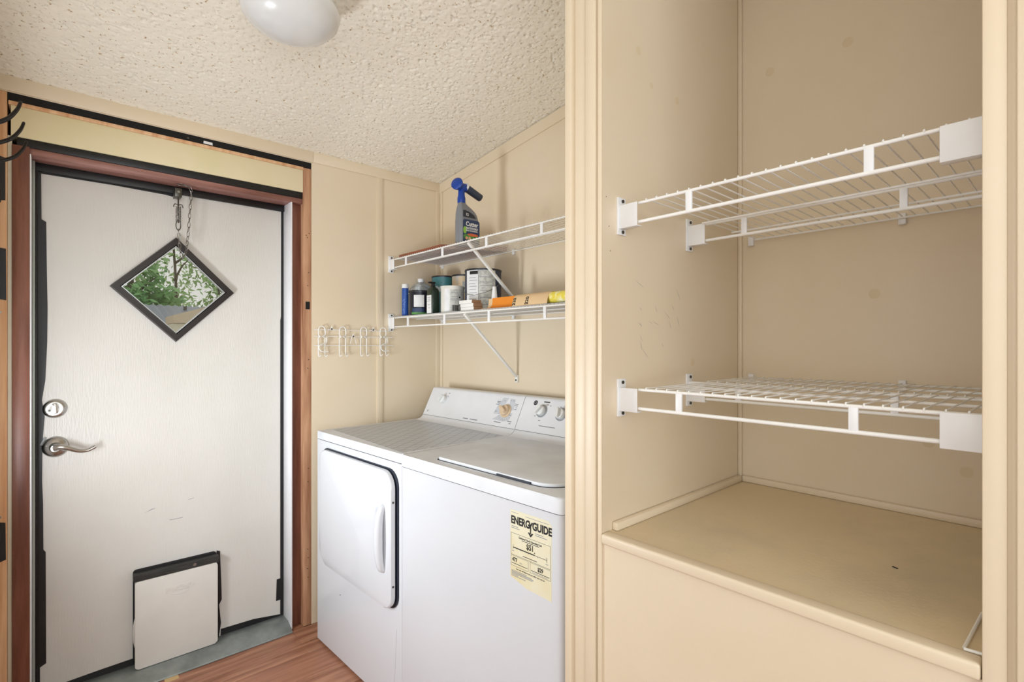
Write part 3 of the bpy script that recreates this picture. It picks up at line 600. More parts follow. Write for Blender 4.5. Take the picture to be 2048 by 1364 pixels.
B().prism([(0.0740, 0.1410), (0.0835, 0.1515), (0.0790, 0.1530), (0.0740, 0.1480), (0.0690, 0.1530), (0.0645, 0.1515)], (lx, -0.0004, lz), UX, UZ, NF, 0.0003).done('arrow', 'black_ink', lb)
ln(0.055, 0.1895, 0.136, 0.1905, 'ink_soft'); ln(0.003, 0.1915, 0.030, 0.1925, 'ink_soft')
for u0, u1, v in ((0.004, 0.028, 0.1545), (0.004, 0.034, 0.1500), (0.090, 0.118, 0.1545), (0.090, 0.130, 0.1500)): ln(u0, v, u1, v + 0.0016, 'ink_soft')
ln(0.002, 0.1365, 0.142, 0.1372); ln(0.002, 0.0790, 0.142, 0.0797); ln(0.002, 0.0790, 0.0027, 0.1372); ln(0.1413, 0.0790, 0.142, 0.1372)
lt('Estimated Yearly Operating Cost', 0.0074, 0.072, 0.1275, 'black_ink', 'CENTER', 0.0001, 0.82); ln(0.042, 0.1235, 0.104, 0.1250, 'ink')
lt('$51', 0.0200, 0.072, 0.1070, 'black_ink', 'CENTER', 0.0005, 0.85)
ln(0.010, 0.0978, 0.088, 0.1005, 'black_ink'); ln(0.088, 0.0984, 0.130, 0.0994, 'black_ink'); ln(0.0096, 0.0940, 0.0106, 0.1060, 'black_ink'); ln(0.1292, 0.0930, 0.1302, 0.1060, 'black_ink')
for u in (0.036, 0.066, 0.098): ln(u, 0.0955, u + 0.0008, 0.0985, 'ink')
B().prism([(0.0880, 0.1020), (0.0905, 0.1055), (0.0855, 0.1055)], (lx, -0.0004, lz), UX, UZ, NF, 0.0003).done('arrow', 'black_ink', lb)
ln(0.006, 0.0890, 0.014, 0.0905, 'ink_soft'); ln(0.126, 0.0875, 0.134, 0.0890, 'ink_soft'); ln(0.046, 0.0840, 0.096, 0.0856, 'ink')
for u0, u1 in ((0.002, 0.066), (0.072, 0.142)):
    ln(u0, 0.0765, u1, 0.0771); ln(u0, 0.0500, u1, 0.0506); ln(u0, 0.0500, u0 + 0.0006, 0.0771); ln(u1 - 0.0006, 0.0500, u1, 0.0771)
lt('477', 0.0145, 0.007, 0.0625, bold=0.0004, sx=0.85); ln(0.034, 0.0630, 0.044, 0.0643, 'ink_soft'); ln(0.005, 0.0565, 0.062, 0.0580, 'ink'); lt('$29', 0.0145, 0.108, 0.0620, 'black_ink', 'CENTER', 0.0004, 0.85)
ln(0.076, 0.0565, 0.138, 0.0580, 'ink'); ln(0.080, 0.0528, 0.134, 0.0538, 'ink_soft')
lt('Your cost will depend on your utility rates and use.', 0.0056, 0.072, 0.0430, 'ink', 'CENTER', 0, 0.88)
for v, u1 in ((0.0375, 0.060), (0.0345, 0.078), (0.0320, 0.084), (0.0292, 0.080), (0.0262, 0.030), (0.0230, 0.056)): ln(0.004, v, u1, v + 0.0014, 'ink_soft')

# ================================================================== WIRE SHELVES
def wire_shelf(label, group, x0, x1, y0, y1, z, pitch, posts, lip, rl, wl_, wall_l=None, wall_r=None, brace=None, pw=0.007, mid=True, clips=()):
    t = thing('wire_shelf', label, 'shelf', ((x0 + x1) / 2, (y0 + y1) / 2, z), group=group)
    B().cyl((x0, y0, z), (x0, y1, z), rl, n=10).done('front_rail', 'wire_white', t)
    B().cyl((x0, y0, z - lip), (x0, y1, z - lip), rl * 1.15, n=10).done('lip_rail', 'wire_white', t)
    B().cyl((x1, y0, z), (x1, y1, z), rl * 0.8, n=10).done('back_rail', 'wire_white', t)
    if mid: B().cyl(((x0 + x1) / 2, y0, z), ((x0 + x1) / 2, y1, z), rl * 0.8, n=8).done('middle_rail', 'wire_white', t)
    w = None; y = y0 + pitch * 0.6
    while y < y1 - 0.002:
        if w is None: w = B().tube([(x0 - rl * 0.9, 0, z + rl * 0.2), (x0 - rl * 0.3, 0, z + rl + wl_), (x0 + 0.012, 0, z + rl + wl_ * 0.6), (x1, 0, z + rl + wl_ * 0.4)], wl_, 6).done('wire', 'wire_white', t, org=Vector(((x0 + x1) / 2, 0, z))); w.location = (0, y - (y0 + y1) / 2, 0)
        else: copy(w, (0, y - (y0 + y1) / 2, 0), t)
        y += pitch
    for py in posts: B().box((x0 - rl * 0.95, py - pw, z - lip), (x0 + rl * 0.95, py + pw, z), rl * 0.5).done('lip_post', 'plastic_white', t)
    for wy, s in ((wall_l, -1), (wall_r, 1)):
        if wy is None: continue
        ya, yb = sorted((wy, wy + s * 0.0045)); e = B().box((x0 - 0.012, ya, z - lip - 0.022), (x0 + 0.018, yb, z + 0.022), 0.001).done('end_bracket', 'plastic_white', t)
        ya, yb = sorted((wy + s * 0.0046, wy + s * 0.052)); b = B()
        b.box((x0 - 0.008, ya, z - lip - 0.009), (x0 - 0.0052, yb, z + 0.0025), 0.001); b.box((x0 - 0.0052, ya, z - lip - 0.009), (x0 + 0.012, yb, z - lip - 0.0065), 0.0008)
        b.done('bracket_cup', 'plastic_white', e)
        for sz in (z + 0.014, z - lip - 0.015): B().cyl((x0 + 0.005, wy + s * 0.0045, sz), (x0 + 0.005, wy + s * 0.007, sz), 0.004, n=10).done('screw', 'steel_dark', e)
    if brace:
        by, zb = brace
        b = B(); b.box((x1 + 0.002, by - 0.009, zb - 0.022), (XR, by + 0.009, zb + 0.012), 0.0012); br = b.done('brace_foot', 'wire_white', t)
        d = Vector((XR - 0.004 - x0, 0, zb - (z - 0.006))).normalized(); nn = Vector((-d.z, 0, d.x)); Ln = (Vector((XR - 0.004, 0, zb)) - Vector((x0, 0, z - 0.006))).length
        B().prism([(0, -0.004), (Ln, -0.004), (Ln, 0.004), (0, 0.004)], (x0, by - 0.0075, z - 0.006), d, nn, (0, 1, 0), 0.015, 0.001).done('brace', 'wire_white', t)
        B().cyl((x1 + 0.002, by, zb - 0.012), (x1 - 0.001, by, zb - 0.012), 0.004, n=10).done('screw', 'steel_dark', br)
    for cy in clips:
        B().box((XR - 0.012, cy - 0.008, z - 0.016), (XR, cy + 0.008, z + 0.012), 0.002).done('wall_clip', 'plastic_white', t)
    return t
G1 = 'wire shelves over the machines'; G2 = 'wire shelves in the closet'
wire_shelf('white wire shelf above the dryer holding the spray bottle', G1, 1.280, 1.572, 0.825, 2.355, 1.720, 0.0185, [2.212, 1.895, 1.584, 1.273, 0.96], 0.040, 0.0032, 0.0014, wall_l=YW, brace=(1.7060, 1.459), clips=(2.335, 1.753, 1.2))
wire_shelf('white wire shelf above the dryer holding paint cans', G1, 1.280, 1.572, 0.825, 2.355, 1.424, 0.0185, [2.193, 1.879, 1.568, 1.258, 0.95], 0.045, 0.0032, 0.0014, wall_l=YW, brace=(1.7320, 1.138), clips=(2.335, 1.753, 1.2))
for zz, pf_, pr_, nm in ((1.604, (0.539, 0.2277), (0.560, 0.240), 'upper'), (1.187, (0.5616, 0.2489), (0.575, 0.255), 'lower')):
    wire_shelf('front wire shelf at the %s level of the closet' % nm, G2, 0.970, 1.255, 0.092, 0.660, zz, 0.0254, pf_, 0.042, 0.0034, 0.0015, wall_l=0.712, wall_r=0.0872, mid=True)
    wire_shelf('rear wire shelf at the %s level of the closet' % nm, G2, 1.275, 1.570, 0.030, 0.660, zz, 0.0254, pr_, 0.042, 0.0034, 0.0015, wall_l=0.712, clips=(0.672, 0.30))
# knobs of white plastic that tie front and rear shelf together

# ================================================================== THINGS ON THE SHELVES
ZU, ZL = 1.7266, 1.4306
solo(B().prism([(1.302, 2.318), (1.302, 1.945), (1.566, 1.79), (1.566, 2.335)], (0, 0, ZU), (1, 0, 0), (0, 1, 0), (0, 0, 1), 0.018, 0.001), 'wooden_board', 'brown_board', 'reddish brown wooden board lying flat on the upper wire shelf', 'board')
solo(B().box((1.292, 1.10, ZL), (1.566, 2.340, ZL + 0.0025), 0.0005), 'shelf_liner', 'liner', 'thin light grey liner sheet on the lower wire shelf', 'liner')
ZL += 0.0026; ZB = ZU + 0.0002
# spray bottle
sp = thing('spray_bottle', 'grey hose-end spray bottle with blue head and garden label', 'spray bottle', (1.364, 1.827, ZB))
b = B(); bm = b.bm; prof = [(0.0, 1.0, 0, 0.92), (0.004, 1.0, 0, 1), (0.105, 1.0, 0, 1), (0.118, 0.97, 0, 0.99), (0.138, 0.90, -0.003, 0.95), (0.152, 0.78, -0.008, 0.88), (0.165, 0.60, -0.016, 0.75), (0.175, 0.42, -0.023, 0.62), (0.183, 0.30, -0.028, 0.54), (0.192, 0.27, -0.030, 0.52)]
rings = []
for z, sxx, dx, syy in prof:
    rings.append([bm.verts.new((1.364 + dx + u * sxx, 1.827 + v * syy, ZB + z)) for u, v in rr(-0.054, -0.026, 0.054, 0.026, 0.018, 5)])
for a, c in zip(rings, rings[1:]):
    k = len(a)
    for j in range(k): bm.faces.new((a[j], a[(j + 1) % k], c[(j + 1) % k], c[j]))
bm.faces.new(rings[0][::-1]); bm.faces.new(rings[-1]); b.done('body', 'bottle_grey', sp, ang=60)
nxx = 1.334
B().lathe((nxx, 1.827, ZB + 0.186), [(0.0170, 0), (0.0180, 0.004), (0.0180, 0.020), (0.015, 0.034), (0.0140, 0.060), (0, 0.060)], 24).done('collar', 'blue_head', sp)
b = B(); b.lathe((nxx - 0.022, 1.822, ZB + 0.262), [(0, -0.020), (0.012, -0.019), (0.020, -0.012), (0.0265, 0.004), (0.0275, 0.012), (0.0200, 0.018), (0, 0.020)], 28, Matrix.Rotation(rad(-75), 3, 'Y') @ Matrix.Rotation(rad(25), 3, 'X')); b.done('head', 'blue_head', sp)
B().cyl((nxx - 0.012, 1.824, ZB + 0.258), (nxx + 0.020, 1.827, ZB + 0.256), 0.017, 0.019, 20).done('head_neck', 'blue_head', sp)
B().cyl((nxx + 0.018, 1.827, ZB + 0.262), (nxx + 0.028, 1.827, ZB + 0.258), 0.021, 0.021, 24, 0.002).done('washer_ring', 'white_ink', sp)
B().cyl((nxx + 0.027, 1.827, ZB + 0.258), (nxx + 0.108, 1.827, ZB + 0.228), 0.0175, 0.0165, 24, 0.003).done('hose_connector', 'nozzle', sp)
yl = 1.8003
def lab(poly, mt, dep, nm='label'): return B().prism(poly, (1.364, yl, ZB), (1, 0, 0), (0, 0, 1), (0, -1, 0), dep).done(nm, mt, sp)
L1 = lab(rr(-0.040, 0.006, 0.050, 0.112, (0.004, 0.004, 0.010, 0.010)), 'label_navy', 0.0008)
L2 = B().prism([(-0.040, 0.122), (0.030, 0.122), (0.018, 0.136), (-0.004, 0.147), (-0.030, 0.152), (-0.038, 0.150)], (1.364, yl - 0.0006 - 0.012, ZB), (1, 0, 0), (0, 0.10, 1), (0, -1, 0), 0.0012).done('shoulder_label', 'label_dark', sp)
def lp(poly, mt, dep=0.0011): return B().prism(poly, (1.364, yl, ZB), (1, 0, 0), (0, 0, 1), (0, -1, 0), dep).done('print', mt, L1)
yt = yl - 0.0011
text('Cutter', 0.0270, (1.3715, yt, ZB + 0.0840), (1, 0, 0), (0, 0, 1), 'white_ink', L1, align='CENTER', bold=0.0008, sx=0.90)
text('BACKYARD', 0.0125, (1.3715, yt, ZB + 0.0700), (1, 0, 0), (0, 0, 1), 'white_ink', L1, align='CENTER', bold=0.0004)
text('BUG CONTROL', 0.0090, (1.3715, yt, ZB + 0.0605), (1, 0, 0), (0, 0, 1), 'white_ink', L1, align='CENTER', bold=0.0003)
text('12', 0.0160, (1.3455, yl - 0.0020 + 0.0008, ZB + 0.1280), (1, 0, 0), (0, 0.1, 1), 'white_ink', L2, align='CENTER', bold=0.0005)
lp([(-0.038, 0.026), (0.048, 0.024), (0.048, 0.034), (0.034, 0.048), (0.0, 0.050), (-0.030, 0.046), (-0.038, 0.040)], 'green_leaf')
lp([(0.030 * math.cos(a) + 0.012, 0.006 * math.sin(a) + 0.046) for a in [2 * math.pi * i / 18 for i in range(18)]], 'orange_red', 0.0014)
lp([(0.009 * math.cos(a) - 0.031, 0.016 * math.sin(a) + 0.064) for a in [2 * math.pi * i / 16 for i in range(16)]], 'light_green', 0.0012)
for u in (-0.022, -0.006): lp([(0.007 * math.cos(a) + u, 0.007 * math.sin(a) + 0.030) for a in [2 * math.pi * i / 14 for i in range(14)]], 'peach', 0.0014)

CANS = []
def can(name, label, x, y, r, h, body, lid='can_lid', wrap=None, rim=True, taper=1.0, bail=None, facing=None, z=None, cat='paint can'):
    z = ZL if z is None else z
    t = thing(name, label, cat, (x, y, z))
    B().lathe((x, y, z), [(r * 0.96 * taper, 0), (r * taper, 0.002), (r, h - 0.006), (r, h - 0.004), (0, h - 0.004)], 36).done('body', body, t)
    B().lathe((x, y, z + h - 0.004), [(r * 1.02, -0.004), (r * 1.03, 0.0), (r * 1.02, 0.004), (r * 0.90, 0.004), (r * 0.88, 0.001), (0, 0.001)], 36).done('rim', lid, t)
    return t
def wrap(t, x, y, r, z0, z1, a0, a1, mt, dep=0.0007, nm='label', n=14):
    """curved paper on a can: angles in degrees, 0 = +X"""
    b = B(); bm = b.bm; g_ = []
    for rr_ in (r - 0.0005, r + dep):
        g_.append([[bm.verts.new((x + rr_ * math.cos(rad(a0 + (a1 - a0) * i / n)), y + rr_ * math.sin(rad(a0 + (a1 - a0) * i / n)), zz)) for i in range(n + 1)] for zz in (z0, z1)])
    for i in range(n):
        for k in (0, 1):
            q = (g_[k][0][i], g_[k][0][i + 1], g_[k][1][i + 1], g_[k][1][i]); bm.faces.new(q if k else q[::-1])
        bm.faces.new((g_[0][0][i], g_[0][0][i + 1], g_[1][0][i + 1], g_[1][0][i])); bm.faces.new((g_[0][1][i], g_[1][1][i], g_[1][1][i + 1], g_[0][1][i + 1]))
    for i in (0, n): bm.faces.new((g_[0][0][i], g_[1][0][i], g_[1][1][i], g_[0][1][i]))
    return b.done(nm, mt, t)
def bail(t, x, y, r, z, a, drop, mt='steel'):
    """wire handle from ear to ear, ear direction a (deg), hanging to the camera side"""
    d = Vector((math.cos(rad(a)), math.sin(rad(a)), 0)); n = Vector((-d.y, d.x, 0))
    P = []
    for i in range(17):
        u = math.pi * i / 16; P.append(Vector((x, y, z)) + d * (r + 0.003) * math.cos(u) + n * (r + 0.005) * math.sin(u) + Vector((0, 0, drop * math.sin(u))))
    B().tube(P, 0.0012, 6).done('bail_handle', mt, t)
    for s in (-1, 1): B().cyl(Vector((x, y, z)) + d * s * (r - 0.001), Vector((x, y, z)) + d * s * (r + 0.004), 0.006, n=12).done('handle_ear', mt, t)
FA = 235   # direction from shelf things to the viewer, degrees
# blue tube
t = thing('blue_tube', 'slim blue tube with white cap at the left shelf end', 'tube', (1.327, 2.300, ZL))
B().lathe((1.327, 2.300, ZL), [(0.0150, 0), (0.0165, 0.002), (0.0165, 0.142), (0, 0.142)], 24).done('body', 'tube_blue', t)
B().lathe((1.327, 2.300, ZL + 0.1425), [(0.0172, 0), (0.0172, 0.018), (0.0155, 0.021), (0, 0.021)], 24).done('cap', 'plastic_white', t)
# grey jug
jx, jy = 1.425, 2.310
t = thing('grey_jug', 'pale grey plastic jug with white screw cap behind the small black can', 'jug', (jx, jy, ZL))
b = B(); bm = b.bm; rings = []
for z, s in ((0, 0.94), (0.004, 1), (0.145, 1), (0.160, 0.93), (0.170, 0.72), (0.176, 0.44), (0.180, 0.36)):
    rings.append([bm.verts.new((jx + u * s, jy + v * s, ZL + z)) for u, v in rr(-0.040, -0.046, 0.040, 0.046, 0.014, 4)])
for a, c in zip(rings, rings[1:]):
    for j in range(len(a)): bm.faces.new((a[j], a[(j + 1) % len(a)], c[(j + 1) % len(a)], c[j]))
bm.faces.new(rings[0][::-1]); bm.faces.new(rings[-1]); b.done('body', 'jug_grey', t, ang=60)
B().cyl((jx, jy, ZL + 0.1805), (jx, jy, ZL + 0.2000), 0.0175, n=24, bev=0.002).done('cap', 'plastic_white', t)
B().box((jx - 0.0410, jy - 0.034, ZL + 0.08), (jx - 0.0400, jy + 0.034, ZL + 0.138)).done('label', 'label_dark', t)
# cans
t = can('paint_can', 'small black paint can with torn white label', 1.350, 2.198, 0.052, 0.122, 'can_black')
wrap(t, 1.350, 2.198, 0.052, ZL + 0.040, ZL + 0.098, 205, 262, 'paper'); wrap(t, 1.350, 2.198, 0.052, ZL + 0.004, ZL + 0.014, 190, 300, 'green_leaf', nm='stripe')
wrap(t, 1.350, 2.198, 0.052, ZL + 0.0142, ZL + 0.034, 195, 262, 'label_navy', nm='stripe')
bail(t, 1.350, 2.198, 0.052, ZL + 0.108, 145, 0.034)
t = can('paint_can', 'teal paint can with pale drips standing behind the small cans', 1.500, 2.215, 0.058, 0.208, 'can_teal', taper=0.93)
t = can('paint_can', 'tall cream paint can with white smear beside the big gallon can', 1.512, 2.060, 0.053, 0.200, 'can_cream')
wrap(t, 1.512, 2.060, 0.053, ZL + 0.105, ZL + 0.165, 232, 285, 'label_grey')
t = can('paint_can', 'white quart paint can with barcode label in the front row', 1.362, 1.935, 0.0535, 0.122, 'can_white', 'can_white')
wrap(t, 1.362, 1.935, 0.0535, ZL + 0.004, ZL + 0.108, 195, 222, 'paper'); l2 = wrap(t, 1.362, 1.935, 0.0535, ZL + 0.006, ZL + 0.105, 224, 290, 'label_grey')
for i in range(9): wrap(t, 1.362, 1.935, 0.0545, ZL + 0.008, ZL + 0.034, 232 + i * 3.6, 233.4 + i * 3.6 + (i % 3) * 0.8, 'black_ink', 0.0006, 'barcode_bar', 1)
for v in (0.056, 0.064, 0.072, 0.088): wrap(t, 1.362, 1.935, 0.0545, ZL + v, ZL + v + 0.002, 228, 262, 'ink_soft', 0.0004, 'print', 4)
wrap(t, 1.362, 1.935, 0.0545, ZL + 0.066, ZL + 0.073, 268, 275, 'black_ink', 0.0004, 'print', 3)
t = can('paint_can', 'large navy gallon paint can wrapped in white and grey paper labels', 1.440, 1.806, 0.0815, 0.190, 'can_navy', 'can_lid')
wrap(t, 1.440, 1.806, 0.0815, ZL + 0.006, ZL + 0.182, 170, 216, 'paper'); wrap(t, 1.440, 1.806, 0.0815, ZL + 0.006, ZL + 0.182, 217, 272, 'label_grey')
wrap(t, 1.440, 1.806, 0.0825, ZL + 0.164, ZL + 0.178, 186, 215, 'black_ink', 0.0005, 'print', 8)
for v, a1 in ((0.148, 208), (0.136, 212), (0.122, 206), (0.110, 211), (0.096, 209), (0.082, 212), (0.068, 207), (0.054, 210)): wrap(t, 1.440, 1.806, 0.0825, ZL + v, ZL + v + 0.002, 184, a1, 'ink_soft', 0.0004, 'print', 6)
for v, a1 in ((0.150, 250), (0.128, 258), (0.112, 262), (0.092, 246), (0.060, 255), (0.030, 260)): wrap(t, 1.440, 1.806, 0.0825, ZL + v, ZL + v + 0.002, 222, a1, 'ink_soft', 0.0004, 'print', 8)
bail(t, 1.440, 1.806, 0.0835, ZL + 0.128, 112, -0.055)
# dark bottle with white label
bx_, by_ = 1.318, 2.030
t = thing('spray_bottle', 'dark green bottle with white paper label between two small cans', 'bottle', (bx_, by_, ZL))
b = B(); bm = b.bm; rings = []
for z, s in ((0, 0.94), (0.003, 1), (0.105, 1), (0.116, 0.85), (0.122, 0.5), (0.126, 0.42)):
    rings.append([bm.verts.new((bx_ + u * s, by_ + v * s, ZL + z)) for u, v in rr(-0.021, -0.026, 0.021, 0.026, 0.010, 4)])
for a, c in zip(rings, rings[1:]):
    for j in range(len(a)): bm.faces.new((a[j], a[(j + 1) % len(a)], c[(j + 1) % len(a)], c[j]))
bm.faces.new(rings[0][::-1]); bm.faces.new(rings[-1]); b.done('body', 'bottle_green', t, ang=60)
B().cyl((bx_, by_, ZL + 0.1262), (bx_, by_, ZL + 0.142), 0.010, 0.008, 16).done('pump', 'black_ink', t)
B().box((bx_ - 0.024, by_ - 0.006, ZL + 0.1422), (bx_ + 0.012, by_ + 0.006, ZL + 0.149), 0.002).done('nozzle', 'black_ink', t)
l3 = B().box((bx_ - 0.0220, by_ - 0.019, ZL + 0.003), (bx_ - 0.0210, by_ + 0.019, ZL + 0.086)).done('label', 'paper', t)
for v, w in ((0.074, 0.028), (0.066, 0.024), (0.058, 0.030), (0.040, 0.020), (0.026, 0.012)): B().box((bx_ - 0.0224, by_ - w / 2, ZL + v), (bx_ - 0.0220, by_ + w / 2, ZL + v + 0.002)).done('print', 'ink_soft', l3)
# stacked blocks
for i in range(3):
    z = ZL + 0.0002 + i * 0.0152; dy_ = (0.0, 0.003, 0.012)[i]
    t = thing('sanding_block', ('white ended sanding block at the bottom of the stack of three', 'white ended sanding block in the middle of the stack of three', 'white ended sanding block on top of the stack of three')[i], 'block', (1.350, 1.745 + dy_, z), group='sanding blocks before the gallon can')
    B().box((1.306, 1.700 + dy_, z + 0.0002), (1.354, 1.790 + dy_, z + 0.0148), 0.001).done('core', 'block_brown', t)
    B().box((1.3030, 1.700 + dy_, z + 0.0002), (1.3058, 1.790 + dy_, z + 0.0148), 0.0006).done('end_face', 'block_white', t)
# curled sandpaper
t = thing('sandpaper_sheet', 'curled sandpaper showing orange grit and tan back printed 220', 'sandpaper', (1.33, 1.45, ZL))
def sheet(prof, y0, y1, nm, mt, th=0.0012):
    b = B(); bm = b.bm; P = smooth_path([(p[0], 0, p[1]) for p in prof], 5); L_ = []
    for i, p in enumerate(P):
        d = (P[min(i + 1, len(P) - 1)] - P[max(i - 1, 0)]).normalized(); n_ = Vector((-d.z, 0, d.x)) * th
        L_.append([bm.verts.new((q.x, yy, q.z)) for yy in (y0, y1) for q in (p, p + n_)])
    for a, c in zip(L_, L_[1:]):
        bm.faces.new((a[0], a[2], c[2], c[0])); bm.faces.new((a[1], c[1], c[3], a[3])); bm.faces.new((a[0], c[0], c[1], a[1])); bm.faces.new((a[2], a[3], c[3], c[2]))
    bm.faces.new((L_[0][0], L_[0][1], L_[0][3], L_[0][2])); bm.faces.new((L_[-1][0], L_[-1][2], L_[-1][3], L_[-1][1]))
    return b.done(nm, mt, t)
sheet([(1.300, ZL + 0.001), (1.316, ZL + 0.003), (1.328, ZL + 0.010), (1.334, ZL + 0.024), (1.336, ZL + 0.046)], 1.452, 1.612, 'grit_side', 'grit')
sheet([(1.296, ZL + 0.0005), (1.314, ZL + 0.0005), (1.330, ZL + 0.006), (1.337, ZL + 0.022), (1.339, ZL + 0.044)], 1.6125, 1.640, 'paper_margin', 'sand_back')
bk = sheet([(1.298, ZL + 0.001), (1.302, ZL + 0.020), (1.312, ZL + 0.038), (1.328, ZL + 0.046), (1.344, ZL + 0.040), (1.354, ZL + 0.020), (1.356, ZL + 0.001)], 1.265, 1.4515, 'paper_back', 'sand_back')
for yy in (1.435, 1.365): text('220', 0.021, (1.2948, yy, ZL + 0.004), (0.34, 0, 0.94), (0.0, 1, 0), 'black_ink', bk, bold=0.0006)
# yellow roller cover
t = thing('roller_cover', 'fuzzy yellow paint roller cover by the partition', 'paint roller', (1.335, 1.15, ZL))
B().cyl((1.327, 1.285, ZL + 0.0235), (1.327, 1.020, ZL + 0.0235), 0.0215, n=28, bev=0.004).done('nap', 'roller_yellow', t)
# white nozzle cone
t = thing('caulk_nozzle', 'white plastic nozzle cone standing behind the orange sandpaper', 'nozzle', (1.368, 1.640, ZL))
B().lathe((1.368, 1.640, ZL), [(0.019, 0), (0.019, 0.006), (0.0150, 0.012), (0.0125, 0.05), (0.0075, 0.098), (0, 0.099)], 24).done('cone', 'plastic_white', t)
B().lathe((1.368, 1.640, ZL + 0.0100), [(0.0175, 0), (0.0185, 0.002), (0.0175, 0.006), (0.013, 0.007)], 24).done('collar', 'block_white', t)

# ================================================================== WIRE HOOK RACK BESIDE THE DOOR
hr = thing('wire_hook_rack', 'white wire hook rack on the wall between door and shelves', 'hook rack', (1.08, YW, 1.30))
yr = YW - 0.010
for z in (1.358, 1.327, 1.285): B().cyl((0.886, yr, z), (1.290, yr, z), 0.0018, n=8).done('rail', 'wire_white', hr)
def hookw(hx, curl):
    w = 0.0155
    P = [(hx - w, yr - 0.030, 1.2390), (hx - w, yr - 0.012, 1.2330), (hx - w, yr - 0.003, 1.2470), (hx - w, yr - 0.003, 1.3050), (hx - w - 0.0, yr - 0.003, 1.3200), (hx - w + 0.005, yr - 0.009, 1.3270), (hx - w, yr - 0.004, 1.3340), (hx - w, yr - 0.004, 1.3560)]
    P += [(hx - w * math.cos(a), yr - 0.004, 1.3560 + 0.018 * math.sin(a)) for a in [math.pi * i / 6 for i in range(1, 6)]]
    P += [(2 * hx - p[0] - (0.0 if i != 2 else 0.010), p[1], p[2]) for i, p in enumerate(P[7::-1])]
    B().tube(smooth_path(P, 4), 0.0025, 8).done('hook', 'wire_white', hr)
    if curl:
        P = [(hx + w + 0.006, yr - 0.004, 1.322), (hx + w + 0.006, yr - 0.008, 1.300), (hx + w - 0.004, yr - 0.012, 1.293), (hx, yr - 0.014, 1.292), (hx - w, yr - 0.016, 1.284), (hx - w - 0.001, yr - 0.017, 1.270), (hx - w + 0.008, yr - 0.018, 1.258), (hx + 0.008, yr - 0.018, 1.256), (hx + w + 0.010, yr - 0.018, 1.257)]
        B().tube(smooth_path(P, 5), 0.0024, 8).done('curl_hook', 'wire_white', hr)
for hx, c in ((0.921, True), (1.021, False), (1.128, False), (1.232, True)): hookw(hx, c)
for hx, hz in ((0.969, 1.360), (1.180, 1.360), (1.076, 1.326)):
    B().tube(smooth_path([(hx - 0.016, yr, hz - 0.034 if hz < 1.34 else hz), (hx - 0.006, yr, hz + 0.0), (hx, yr, hz + 0.014), (hx + 0.006, yr, hz + 0.0), (hx + 0.016, yr, hz - 0.034 if hz < 1.34 else hz)], 5), 0.0016, 6).done('hanger_bend', 'wire_white', hr)
    B().cyl((hx, YW, hz + 0.002), (hx, yr - 0.004, hz + 0.002), 0.0035, n=10).done('screw', 'steel_dark', hr)

# ================================================================== BLACK COAT RACK ON THE SIDE WALL
cr = thing('coat_rack', 'black wire coat rack with curved double hooks left of the door', 'coat rack', (-0.16, 1.66, 1.72))
for z in (1.70, 1.655): B().cyl((-0.157, 1.40, z), (-0.157, 1.95, z), 0.0030, n=8).done('rail', 'black_wire', cr)
for hy in (1.518, 1.655, 1.805):
    for s in (0,):
        w = 0.008
        def side(yo): return [(-0.157, hy + yo, 1.660), (-0.157, hy + yo, 1.715), (-0.140, hy + yo, 1.737), (-0.110, hy + yo * 0.9, 1.745), (-0.080, hy + yo * 0.7, 1.763), (-0.063, hy + yo * 0.45, 1.788)]
        P = side(-w) + [(-0.0565, hy, 1.808)] + side(w)[::-1]
        B().tube(smooth_path(P, 6), 0.0030, 8).done('upper_hook', 'black_wire', cr)
        P = [(-0.157, hy, 1.690), (-0.157, hy, 1.640), (-0.143, hy, 1.626), (-0.122, hy, 1.628), (-0.106, hy, 1.646), (-0.1035, hy, 1.676)]
        B().tube(smooth_path(P, 6), 0.0030, 8).done('lower_hook', 'black_wire', cr)

# ================================================================== BITS IN THE CLOSET
b = B(); b.tube([(0.9290, 0.0896, 0.8712), (0.9268, 0.1079, 0.8712), (0.9300, 0.1082, 0.8712), (1.0700, 0.1035, 0.8712)], 0.0022, 8)
solo(b, 'shelf_wire_offcut', 'wire_white', 'bent piece of white wire lying at the right of the closet floor', 'wire')
solo(B().prism([(1.1740, 0.2310), (1.1785, 0.2400), (1.1810, 0.2395), (1.1765, 0.2300)], (0, 0, 0.8677), (1, 0, 0), (0, 1, 0), (0, 0, 1), 0.001), 'dark_splinter', 'blackgap', 'tiny dark splinter lying on the closet floor', 'splinter')

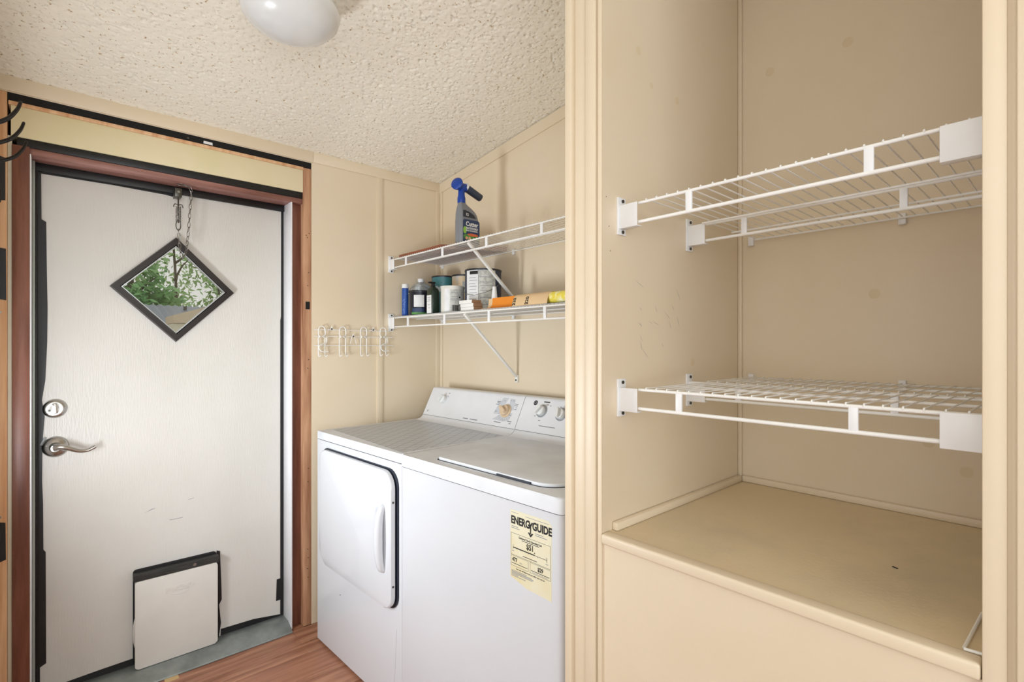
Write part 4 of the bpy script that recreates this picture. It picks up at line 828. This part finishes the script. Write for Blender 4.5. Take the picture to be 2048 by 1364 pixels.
# ================================================================== OUTSIDE THE DOOR WINDOW
free()
solo(B().box((-30, 2.75, -0.95), (40, 60, -0.80)), 'ground', 'ground', 'grassy ground of the yard outside the door', 'ground', kind='structure')
def tree(label, x, y, h, rx, rz, n, mt, tr=0.12, sz=0.16, zlo=None, seed=1):
    R_ = random.Random(seed); t = thing('tree', label, 'tree', (x, y, -0.8), group='trees behind the shed')
    B().tube(smooth_path([(x, y, -0.8), (x + 0.05, y, h * 0.4), (x - 0.04, y, h * 0.75), (x, y, h)], 5), [tr * (1 - 0.75 * i / 15) for i in range(16)], 8).done('trunk', 'bark', t)
    b = B(); bm = b.bm
    for k in range(7):
        z0 = h * (0.35 + 0.08 * k); a = R_.uniform(0, 6.28)
        B_ = B(); B_.tube([(x, y, z0), (x + rx * 0.4 * math.cos(a), y + rx * 0.4 * math.sin(a), z0 + 0.4), (x + rx * 0.85 * math.cos(a), y + rx * 0.85 * math.sin(a), z0 + 0.6)], [0.04, 0.025, 0.008], 5); B_.done('branch', 'bark', t)
    cl = [(R_.gauss(0, 0.5) * rx, R_.gauss(0, 0.5) * rx, R_.uniform(-1, 1) * rz) for _ in range(34)]
    for i in range(n):
        c = R_.choice(cl); p = Vector((x + c[0] + R_.gauss(0, 0.24) * rx * 0.6, y + c[1] + R_.gauss(0, 0.24) * rx * 0.6, h * 0.72 + c[2] + R_.gauss(0, 0.16) * rz))
        u = Vector((R_.gauss(0, 1), R_.gauss(0, 1), R_.gauss(0, 1))).normalized(); v = u.orthogonal().normalized(); s = sz * R_.uniform(0.5, 1.1)
        q = [p - u * s, p + v * s * 0.45 + u * 0.1 * s, p + u * s, p - v * s * 0.45 + u * 0.1 * s]
        bm.faces.new([bm.verts.new(w_) for w_ in q])
    b.done('crown', mt, t)['kind'] = 'stuff'
tree('dense dark green tree at the left of the door window view', 1.30, 14.5, 3.3, 0.85, 1.0, 2300, 'leaf_a', sz=0.12, seed=2)
tree('tall thin trunked tree in the middle of the door window view', 2.70, 18.5, 6.4, 1.15, 2.0, 900, 'leaf_b', 0.055, 0.12, seed=5)
tree('light green leafy tree at the right of the door window view', 4.95, 23.5, 5.2, 1.5, 2.0, 1500, 'leaf_b', sz=0.15, seed=9)
sh = thing('shed', 'low shed with grey corrugated metal roof seen through the door window', 'shed', (1.75, 11.4, -0.8))
B().box((0.5, 10.4, -0.8), (2.45, 12.6, 1.66)).done('wall', 'wood_out', sh)
b = B(); bm = b.bm; g_ = []
for i in range(61):
    x = 0.25 + 2.45 * i / 60; w = 0.014 * math.sin(i * math.pi / 1.5)
    g_.append([bm.verts.new((x, 10.2, 1.62 + w)), bm.verts.new((x, 11.9, 2.06 + w)), bm.verts.new((x, 12.9, 1.80 + w))])
for a, c in zip(g_, g_[1:]):
    for k in (0, 1): bm.faces.new((a[k], c[k], c[k + 1], a[k + 1]))
b.done('roof', 'metal_roof', sh)
B().cyl((1.85, 11.5, 1.93), (1.85, 11.5, 2.03), 0.03, n=10).done('vent_pipe', 'steel_dark', sh)
hs = thing('neighbour_house', 'beige sided building wall beyond the door window', 'building', (3.4, 8.9, -0.8))
B().prism([(0.0, -0.8), (3.0, -0.8), (3.0, 1.62), (0.0, 1.60)], (1.27, 8.8, 0), (1, 0, 0), (0, 0, 1), (0, 1, 0), 0.7).done('wall', 'siding_pale', hs)
B().prism([(0.0, 1.605), (3.0, 1.625), (3.0, 2.74), (0.0, 1.72)], (1.27, 8.78, 0), (1, 0, 0), (0, 0, 1), (0, 1, 0), 0.72).done('gable_board', 'siding', hs)
bpy.context.view_layer.update()
